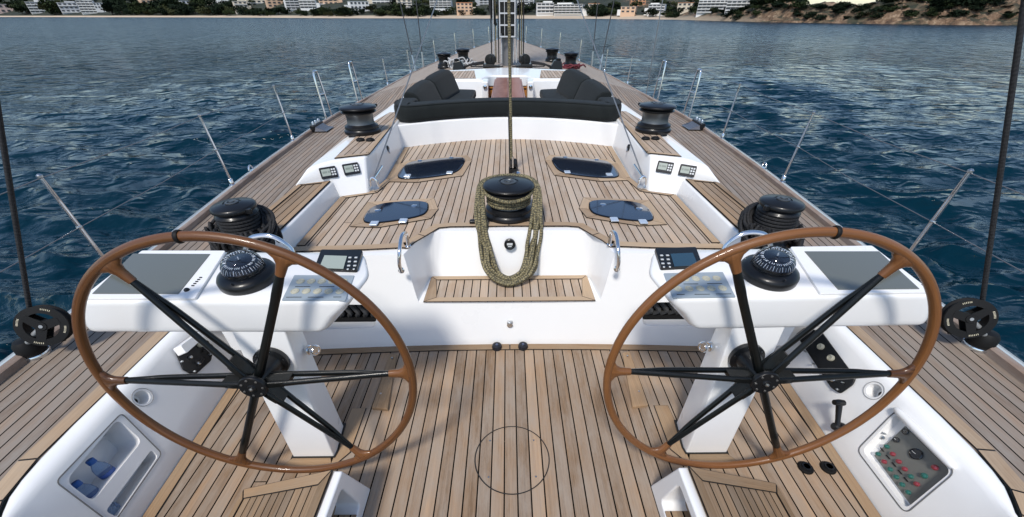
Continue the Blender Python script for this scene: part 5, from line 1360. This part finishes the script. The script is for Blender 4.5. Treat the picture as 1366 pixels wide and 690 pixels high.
# ================================================================== SHORE
shore_px = [(-500,22.8), (-250,22.8), (0,22.8), (120,23), (260,23.3), (340,23.6), (440,24.4), (560,24.6), (683,25), (800,25.3), (900,26.3), (940,27.6), (1000,29.3), (1080,30.8), (1160,32), (1250,33.2), (1366,34.2), (1500,36), (1800,40)]
SX = [p[0] for p in shore_px]
def shore(px):
    py = float(np.interp(px, SX, [p[1] for p in shore_px])); p = at(px, py, ZW); return p
def shore_d(px): p = shore(px); return math.hypot(p.x, p.y)
pxs = list(range(-500, 1801, 10))
cl = lambda x, a, b: max(0, min(1, (x-a)/(b-a)))
def terr(px, f):
    """height above water as a share of the shore distance, at radial factor f"""
    k = cl(px, 895, 1040)             # 0 beach and hill, 1 cliff
    n = noise.noise(Vector((px*.013, f*6, 3)))
    beach = float(np.interp(f, [1, 1.012, 1.03, 1.06, 1.12, 1.3, 1.7, 2.6], [-.0004, .0012, .0016, .0026, .006, .032, .085, .16]))*(1+.25*n)
    cn = 1+.16*noise.noise(Vector((px*.02, 1, 0)))+.10*noise.noise(Vector((px*.09, 2, 0)))
    side = 1-.16*cl(px, 1045, 1075)*(1-cl(px, 1150, 1180))
    cliff = float(np.interp(f, [1, 1.006, 1.014, 1.03, 1.05, 1.08, 1.2, 1.5, 2.6], [-.001, .003, .007, .019, .029, .0315, .032, .031, .020]))*cn*side
    return beach*(1-k)+cliff*k
fs_ = [.97, .99, 1, 1.003, 1.006, 1.01, 1.014, 1.02, 1.026, 1.032, 1.04, 1.05, 1.065, 1.08, 1.1, 1.13, 1.17, 1.22, 1.3, 1.4, 1.55, 1.75, 2.0, 2.4]
mbt = MB(); vs = []; fs = []
for px in pxs:
    p = shore(px); d = math.hypot(p.x, p.y)
    for f in fs_:
        h = terr(px, f)*d if f >= 1 else -.02*d
        j = Vector((noise.noise(Vector((px*.11, f*90, 0))), noise.noise(Vector((px*.11, f*90, 9))), noise.noise(Vector((px*.15, f*120, 4)))))*d*((.0022+.003*cl(px, 895, 1040)) if f > 1.0 else .0004)
        kk = cl(px, 895, 1040)
        vs.append(Vector((p.x*f, p.y*f, ZW+h))+Vector((j.x, j.y, j.z*(.25+1.0*kk))))
n = len(fs_)
for a in range(len(pxs)-1):
    for k in range(n-1): i = a*n+k; fs.append((i, i+n, i+n+1, i+1))
mbt.add(vs, fs)
def landmat():
    m = bpy.data.materials.new('coast'); m.use_nodes = True; nt = m.node_tree; b = nt.nodes['Principled BSDF']; L = nt.links.new
    tc = nt.nodes.new('ShaderNodeTexCoord'); geo = nt.nodes.new('ShaderNodeNewGeometry'); sp = nt.nodes.new('ShaderNodeSeparateXYZ'); L(geo.outputs['Position'], sp.inputs[0])
    sn = nt.nodes.new('ShaderNodeSeparateXYZ'); L(geo.outputs['True Normal'], sn.inputs[0])
    n1 = nt.nodes.new('ShaderNodeTexNoise'); n1.inputs['Scale'].default_value = .09; n1.inputs['Detail'].default_value = 8; n1.inputs['Roughness'].default_value = .7; L(tc.outputs['Object'], n1.inputs['Vector'])
    n2 = nt.nodes.new('ShaderNodeTexNoise'); n2.inputs['Scale'].default_value = .35; n2.inputs['Detail'].default_value = 6; n2.inputs['Roughness'].default_value = .75; L(tc.outputs['Object'], n2.inputs['Vector'])
    rock = nt.nodes.new('ShaderNodeValToRGB'); e = rock.color_ramp.elements; e[0].position = .35; e[0].color = (.06,.036,.022,1); e[1].position = .66; e[1].color = (.40,.29,.19,1); x = rock.color_ramp.elements.new(.5); x.color = (.17,.105,.062,1); L(n2.outputs['Fac'], rock.inputs[0])
    green = nt.nodes.new('ShaderNodeValToRGB'); e = green.color_ramp.elements; e[0].position = .4; e[0].color = (.010,.016,.009,1); e[1].position = .7; e[1].color = (.05,.055,.03,1); L(n1.outputs['Fac'], green.inputs[0])
    # sand close to the water, scrub above
    z = nmath(nt, 'ADD', sp.outputs[2], -ZW)
    sand = nt.nodes.new('ShaderNodeMapRange'); sand.inputs['From Min'].default_value = 1.6; sand.inputs['From Max'].default_value = 2.4; sand.inputs['To Min'].default_value = 1; sand.inputs['To Max'].default_value = 0; L(z, sand.inputs['Value'])
    st = nt.nodes.new('ShaderNodeMapRange'); st.inputs['From Min'].default_value = .55; st.inputs['From Max'].default_value = .9; L(sn.outputs[2], st.inputs['Value'])
    rk = nt.nodes.new('ShaderNodeMapRange'); rk.inputs['From Min'].default_value = 104; rk.inputs['From Max'].default_value = 118; L(sp.outputs[0], rk.inputs['Value'])
    # only the near headland is bare rock
    mixg = nt.nodes.new('ShaderNodeMix'); mixg.data_type = 'RGBA'
    veg = nmath(nt, 'MULTIPLY', st.outputs[0], nmath(nt, 'GREATER_THAN', n1.outputs['Fac'], .47))
    veg = nmath(nt, 'MAXIMUM', veg, nmath(nt, 'SUBTRACT', 1.0, rk.outputs[0]))
    L(veg, mixg.inputs['Factor']); L(rock.outputs[0], mixg.inputs['A']); L(green.outputs[0], mixg.inputs['B'])
    ms = nt.nodes.new('ShaderNodeMix'); ms.data_type = 'RGBA'; L(nmath(nt, 'MULTIPLY', sand.outputs[0], nmath(nt, 'SUBTRACT', 1.0, rk.outputs[0])), ms.inputs['Factor']); L(mixg.outputs['Result'], ms.inputs['A']); ms.inputs['B'].default_value = (.50,.40,.29,1)
    L(ms.outputs['Result'], b.inputs['Base Color']); b.inputs['Roughness'].default_value = .95
    bu = nt.nodes.new('ShaderNodeBump'); bu.inputs['Strength'].default_value = .8; bu.inputs['Distance'].default_value = 1.5; L(n2.outputs['Fac'], bu.inputs['Height']); L(bu.outputs['Normal'], b.inputs['Normal'])
    return m
MIR = False
o = build('coast_terrain', mbt, landmat(), sharp=180, uv=lambda p: (0, 0)); o['kind'] = 'structure'
# ---- buildings
WIN = mat('window_dark', (.05,.055,.065), .2)
def unit(name, m):
    mb = MB(); mb.box((0, 0, .0), (1, 1, 1)); o = build(name, mb, m, flat=True); me = o.data; bpy.data.objects.remove(o); return me
PAL = {'white': (.72,.71,.68), 'cream': (.62,.54,.42), 'peach': (.62,.42,.28), 'orange': (.52,.26,.14), 'grey': (.42,.43,.44), 'pink': (.58,.44,.38)}
for k, c in PAL.items(): mat('wall_'+k, c, .8, var=.05, vscale=.3)
UW = {k: unit('wall_'+k, MATS['wall_'+k]) for k in PAL}; UWIN = unit('window', WIN); UB = unit('balcony', mat('balcony_white', (.7,.69,.66), .7)); URF = {True: unit('roof', mat('roof_tile', (.42,.19,.10), .8)), False: unit('roof', mat('roof_flat', (.5,.49,.46), .8))}
def bpart(name, me, par, loc, sc):
    o = bpy.data.objects.new(name, me); o.location = loc; o.scale = sc; o.parent = par; COL.objects.link(o); return o
blds = [  # x0,x1,ytop,ybase,factor,colour,floors,cols,tiled,label
 (-2,29,6,18,1.10,'pink',2,4,0,'stepped pinkish building at the far left end of the beach'),
 (45,76,3,18,1.10,'white',4,5,0,'white block with long balconies, second building from the left'),
 (86,112,4,17,1.09,'grey',3,4,0,'pale grey block between two white ones near the left end of the beach'),
 (112,134,1,18,1.08,'white',5,4,0,'tall narrow white block, fourth building from the left'),
 (133,158,4,12,1.13,'white',2,6,0,'low white building with a row of dark windows, fifth from the left'),
 (168,190,-2,6,1.32,'cream',2,4,0,'cream house high on the slope, at the left'),
 (198,241,-4,5,1.30,'peach',2,7,1,'long peach building with tiled roof above the pines on the left'),
 (250,279,1,6,1.22,'white',1,5,0,'flat white villa above the pines on the left'),
 (290,323,-3,6,1.26,'white',2,5,0,'wide white building above the pines, left of the beige block'),
 (318,336,2,15,1.12,'cream',3,3,0,'small cream block close to the beach, left part of the shore'),
 (336,362,-4,9,1.24,'cream',3,4,0,'cream block above the trees behind the left rocks'),
 (362,388,-6,10,1.22,'peach',4,4,1,'peach block with tiled roof behind the left rocks'),
 (386,404,-8,13,1.16,'white',6,3,0,'tall white tower block left of the two short rocks'),
 (404,426,-2,12,1.16,'white',4,4,0,'stepped white block beside the tall tower'),
 (430,456,-8,6,1.26,'peach',4,4,0,'tall peach block with its foot hidden by pines'),
 (470,496,2,13,1.14,'white',2,5,0,'white villa at beach level above the rocks'),
 (500,528,-6,6,1.28,'white',3,5,0,'white hotel on the slope left of the shrouds'),
 (532,552,0,10,1.18,'cream',3,3,0,'cream block behind the left shrouds'),
 (575,604,0,12,1.15,'white',4,5,0,'white apartment block with balcony rows left of the mast'),
 (610,631,4,17,1.10,'peach',3,4,1,'peach villa with tiled roof near the beach left of the mast'),
 (640,662,-10,9,1.24,'grey',6,4,0,'tall pale grey tower just left of the mast'),
 (692,712,-8,12,1.22,'grey',6,3,0,'grey tower partly behind the mast, on its right'),
 (716,738,4,18,1.09,'white',3,4,0,'square white block right of the mast'),
 (738,776,6,19,1.08,'white',4,7,0,'long terraced white hotel right of the mast'),
 (783,798,5,14,1.12,'cream',2,3,1,'small cream house with tiled roof between dark trees'),
 (838,858,-5,6,1.25,'orange',3,4,1,'orange block on the slope right of the mast'),
 (826,846,9,18,1.08,'peach',2,3,0,'small peach house at the back of the beach, right of the mast'),
 (862,884,6,17,1.10,'white',3,4,0,'white beach building left of the headland'),
 (900,924,4,14,1.14,'cream',2,4,1,'cream house with tiled roof at the root of the headland'),
 (926,966,-4,17,1.07,'white',5,7,0,'large white hotel with long balconies on the headland'),
 (963,1002,1,18,1.06,'white',4,6,0,'stepped white wing beside the large hotel on the headland'),
 (1000,1022,8,17,1.055,'cream',2,4,0,'low cream annex at the right end of the headland hotel'),
 (1308,1345,0,17,1.085,'white',5,6,0,'white terraced apartment block on the cliff at the far right'),
 (1345,1400,-2,20,1.075,'white',6,7,0,'second white terraced block on the cliff, cut by the right edge'),
]
rb = random.Random(3)
for x0, x1, yt, ybs, f, colr, nf_, nc, tiled, lab in blds:
    xm = (x0+x1)/2; p = shore(xm); q = Vector((p.x*f, p.y*f, 0)); D = math.hypot(q.x, q.y)
    dirh = Vector((q.x/D, q.y/D, 0))
    def zat(py):
        r_ = ray(xm, py); k = D/math.hypot(r_.x, r_.y); return CH+r_.z*k
    def pat(px, py):
        r_ = ray(px, py); # intersect the facade plane
        k = D/(r_.x*dirh.x+r_.y*dirh.y); return CAM+r_*k
    a, b = pat(x0, (yt+ybs)/2), pat(x1, (yt+ybs)/2); W = (Vector((b.x-a.x, b.y-a.y, 0))).length; zt, zb = zat(yt), zat(ybs); Hh = zt-zb
    root = thing('building', lab, 'building', (q.x, q.y, zb), 'buildings on the far shore', raw=True)
    dp = W*.55; zlow = -.6*Hh
    body = bpart('wall', UW[colr], root, (0, dp/2, (Hh+zlow)/2), (W, dp, Hh-zlow))
    bpart('roof', URF[bool(tiled)], root, (0, dp/2, Hh+Hh*.02), (W*1.04, dp*1.05, Hh*.07 if tiled else Hh*.03))
    fh = Hh/nf_
    if nf_ >= 3 and not tiled:
        sx_ = rb.choice((-1, 1)); bpart('penthouse', UW[colr], root, (sx_*W*.16, dp*.5, Hh*1.08), (W*.52, dp*.7, Hh*.2))
    if rb.random() < .6: bpart('wing', UW[rb.choice(('white', 'cream', colr))], root, (rb.choice((-1, 1))*W*.58, dp*.45, Hh*.12), (W*.3, dp*.8, Hh*.9))
    for i in range(nf_):
        step = 0
        if nf_ >= 3 and rb.random() < .85 and not tiled: bpart('balcony', UB, root, (0, -dp*.03, fh*i+fh*.12), (W*.97, dp*.10, fh*.22))
        for k in range(nc):
            bpart('window', UWIN, root, (W*((k+.5)/nc-.5), -.003*W, fh*(i+.60)), (W/nc*(.86 if nf_ >= 3 and colr == 'white' else .55), .02*W, fh*.45))
    root.rotation_euler.z = -math.atan2(dirh.x, dirh.y)+rb.uniform(-.22, .22)
# ---- trees
def crown_mesh(seed, pine):
    r_ = random.Random(seed); vs = []; fs = []
    lobes = [(Vector((r_.uniform(-.6, .6), r_.uniform(-.6, .6), r_.uniform(.35, .95))), r_.uniform(.28, .5)) for _ in range(9)]
    for c, rr in lobes:
        for _ in range(46):
            d = Vector((r_.gauss(0, 1), r_.gauss(0, 1), r_.gauss(0, 1))).normalized(); p = c+Vector((d.x, d.y, d.z*(.55 if pine else .8)))*rr*r_.uniform(.6, 1.08)
            s_ = r_.uniform(.06, .13); a = Vector((r_.gauss(0,1), r_.gauss(0,1), r_.gauss(0,1))).normalized(); b = a.orthogonal().normalized()
            i = len(vs); vs += [p+a*s_, p+b*s_, p-a*s_, p-b*s_]; fs.append((i, i+1, i+2, i+3))
    me = bpy.data.meshes.new('crown'); me.from_pydata([tuple(v) for v in vs], [], fs); return me
gm = [mat('foliage_a', (.010,.017,.009), .9, spec=.1), mat('foliage_b', (.022,.032,.013), .9, spec=.1), mat('foliage_c', (.045,.05,.022), .9, spec=.1)]
crowns = []
for k in range(6):
    me = crown_mesh(k, k % 2 == 0); me.materials.append(gm[(0, 0, 1, 1, 2, 0)[k]]); crowns.append(me)
mb = MB(); mb.tube([(0, 0, 0), (.03, 0, .3), (0, .02, .7)], [.05, .04, .02], 6); mb.tube([(.03, 0, .3), (.2, .1, .6)], [.03, .012], 5); mb.tube([(.02, 0, .35), (-.2, -.05, .62)], [.03, .012], 5)
tk = build('trunk', mb, mat('bark', (.06,.045,.035), .9)); TKM = tk.data; bpy.data.objects.remove(tk)
tr = random.Random(21)
where = []
def put(px, f, size, kind=None):
    where.append((px, f, size, kind))
for a, b, n_, f0, f1, s0, s1 in ((0, 50, 5, 1.12, 1.2, .006, .010), (28, 48, 4, 1.06, 1.12, .008, .012), (74, 90, 5, 1.05, 1.12, .009, .013), (150, 240, 30, 1.05, 1.16, .007, .013), (185, 340, 40, 1.05, 1.13, .006, .011), (240, 345, 18, 1.14, 1.24, .007, .011), (0, 700, 50, 1.2, 1.36, .007, .012), (700, 985, 26, 1.18, 1.34, .007, .012), (335, 470, 30, 1.05, 1.13, .006, .010), (420, 560, 34, 1.05, 1.15, .007, .012), (555, 670, 26, 1.06, 1.2, .005, .010),
                                 (685, 720, 9, 1.08, 1.2, .008, .012), (770, 830, 26, 1.06, 1.16, .008, .013), (795, 925, 26, 1.06, 1.18, .006, .011), (1000, 1035, 10, 1.05, 1.12, .010, .016), (880, 960, 10, 1.04, 1.06, .004, .007)):
    for _ in range(n_): put(tr.uniform(a, b), tr.uniform(f0, f1), tr.uniform(s0, s1))
for a, b, n_, f0, f1, s0, s1 in ((960, 1300, 105, 1.012, 1.055, .004, .011), (1300, 1366, 12, 1.012, 1.035, .003, .006), (1000, 1060, 14, 1.05, 1.09, .008, .014), (1165, 1300, 30, 1.05, 1.09, .008, .014), (1030, 1060, 4, 1.03, 1.06, .010, .016), (1230, 1310, 16, 1.035, 1.07, .010, .019), (1165, 1300, 10, 1.07, 1.12, .008, .012)):
    for _ in range(n_): put(tr.uniform(a, b), tr.uniform(f0, f1), tr.uniform(s0, s1), 'bush')
for i, (px, f, sz, kind) in enumerate(where):
    p = shore(px); d = math.hypot(p.x, p.y); z = ZW+terr(px, f)*d
    S_ = sz*d*(1.3 if kind is None else 1.15)
    pine = kind is None
    reg = 'left third of the far beach' if px < 345 else 'far beach left of the mast' if px < 680 else 'far beach right of the mast' if px < 985 else 'cliff on the right'
    t = thing('pine_tree' if pine else 'shrub', ('dark green tree among others behind the %s' if pine else 'dark scrubby bush clinging to the %s') % reg, 'tree' if pine else 'bush', (p.x*f, p.y*f, z-S_*.12), ('trees behind the %s' if pine else 'bushes on the %s') % reg, raw=True)
    c = bpy.data.objects.new('crown', crowns[tr.randrange(6) if pine else tr.choice((0, 1, 3, 5))]); c.parent = t; COL.objects.link(c)
    k = bpy.data.objects.new('trunk', TKM); k.parent = t; COL.objects.link(k)
    zs_ = tr.uniform(.8, 1.15) if pine else .6
    t.scale = (S_*1.05, S_*1.05, S_*zs_); t.rotation_euler.z = tr.uniform(0, 6.28)
# ================================================================== CAMERA, LIGHT
cd = bpy.data.cameras.new('camera'); co = bpy.data.objects.new('camera', cd); COL.objects.link(co)
cd.sensor_width = 36; cd.sensor_fit = 'HORIZONTAL'; cd.lens = FP/1366*36; cd.shift_y = (PY0-345)/1366; cd.clip_start = .05; cd.clip_end = 9000
Rr = Vector((math.cos(YAW), -math.sin(YAW), 0)); Fh = Vector((math.sin(YAW), math.cos(YAW), 0))
Fw = Fh*cT-Vector((0,0,1))*sT; Up = Fh*sT+Vector((0,0,1))*cT
R2 = (Rr-Up*RHO).normalized(); U2 = (Up+Rr*RHO).normalized()
M = Matrix((R2, U2, -Fw)).transposed().to_4x4(); M.translation = CAM; co.matrix_world = M
S.camera = co
w = bpy.data.worlds.new('World'); S.world = w; w.use_nodes = True; nt = w.node_tree; bg = nt.nodes['Background']
sk = nt.nodes.new('ShaderNodeTexSky'); sk.sky_type = 'NISHITA'; sk.sun_disc = False
SUN_EL, SUN_AZ = R(55), math.atan2(-.36, -.93)      # direction towards the sun: behind and to the left
sk.sun_elevation = SUN_EL; sk.sun_rotation = SUN_AZ; sk.air_density = 1.0; sk.dust_density = .7; sk.ozone_density = 1.3
nt.links.new(sk.outputs[0], bg.inputs[0]); bg.inputs[1].default_value = .15
sd = bpy.data.lights.new('sun', 'SUN'); so = bpy.data.objects.new('sun', sd); COL.objects.link(so)
sd.energy = 2.9; sd.angle = R(10); sd.color = (1, .95, .88)
dv = Vector((math.sin(SUN_AZ)*math.cos(SUN_EL), math.cos(SUN_AZ)*math.cos(SUN_EL), math.sin(SUN_EL)))
so.rotation_euler = dv.to_track_quat('Z', 'Y').to_euler()
S.view_settings.view_transform = 'Standard'; S.view_settings.look = 'None'; S.view_settings.exposure = .20; S.view_settings.gamma = 1
S.render.resolution_x = 1024; S.render.resolution_y = 517
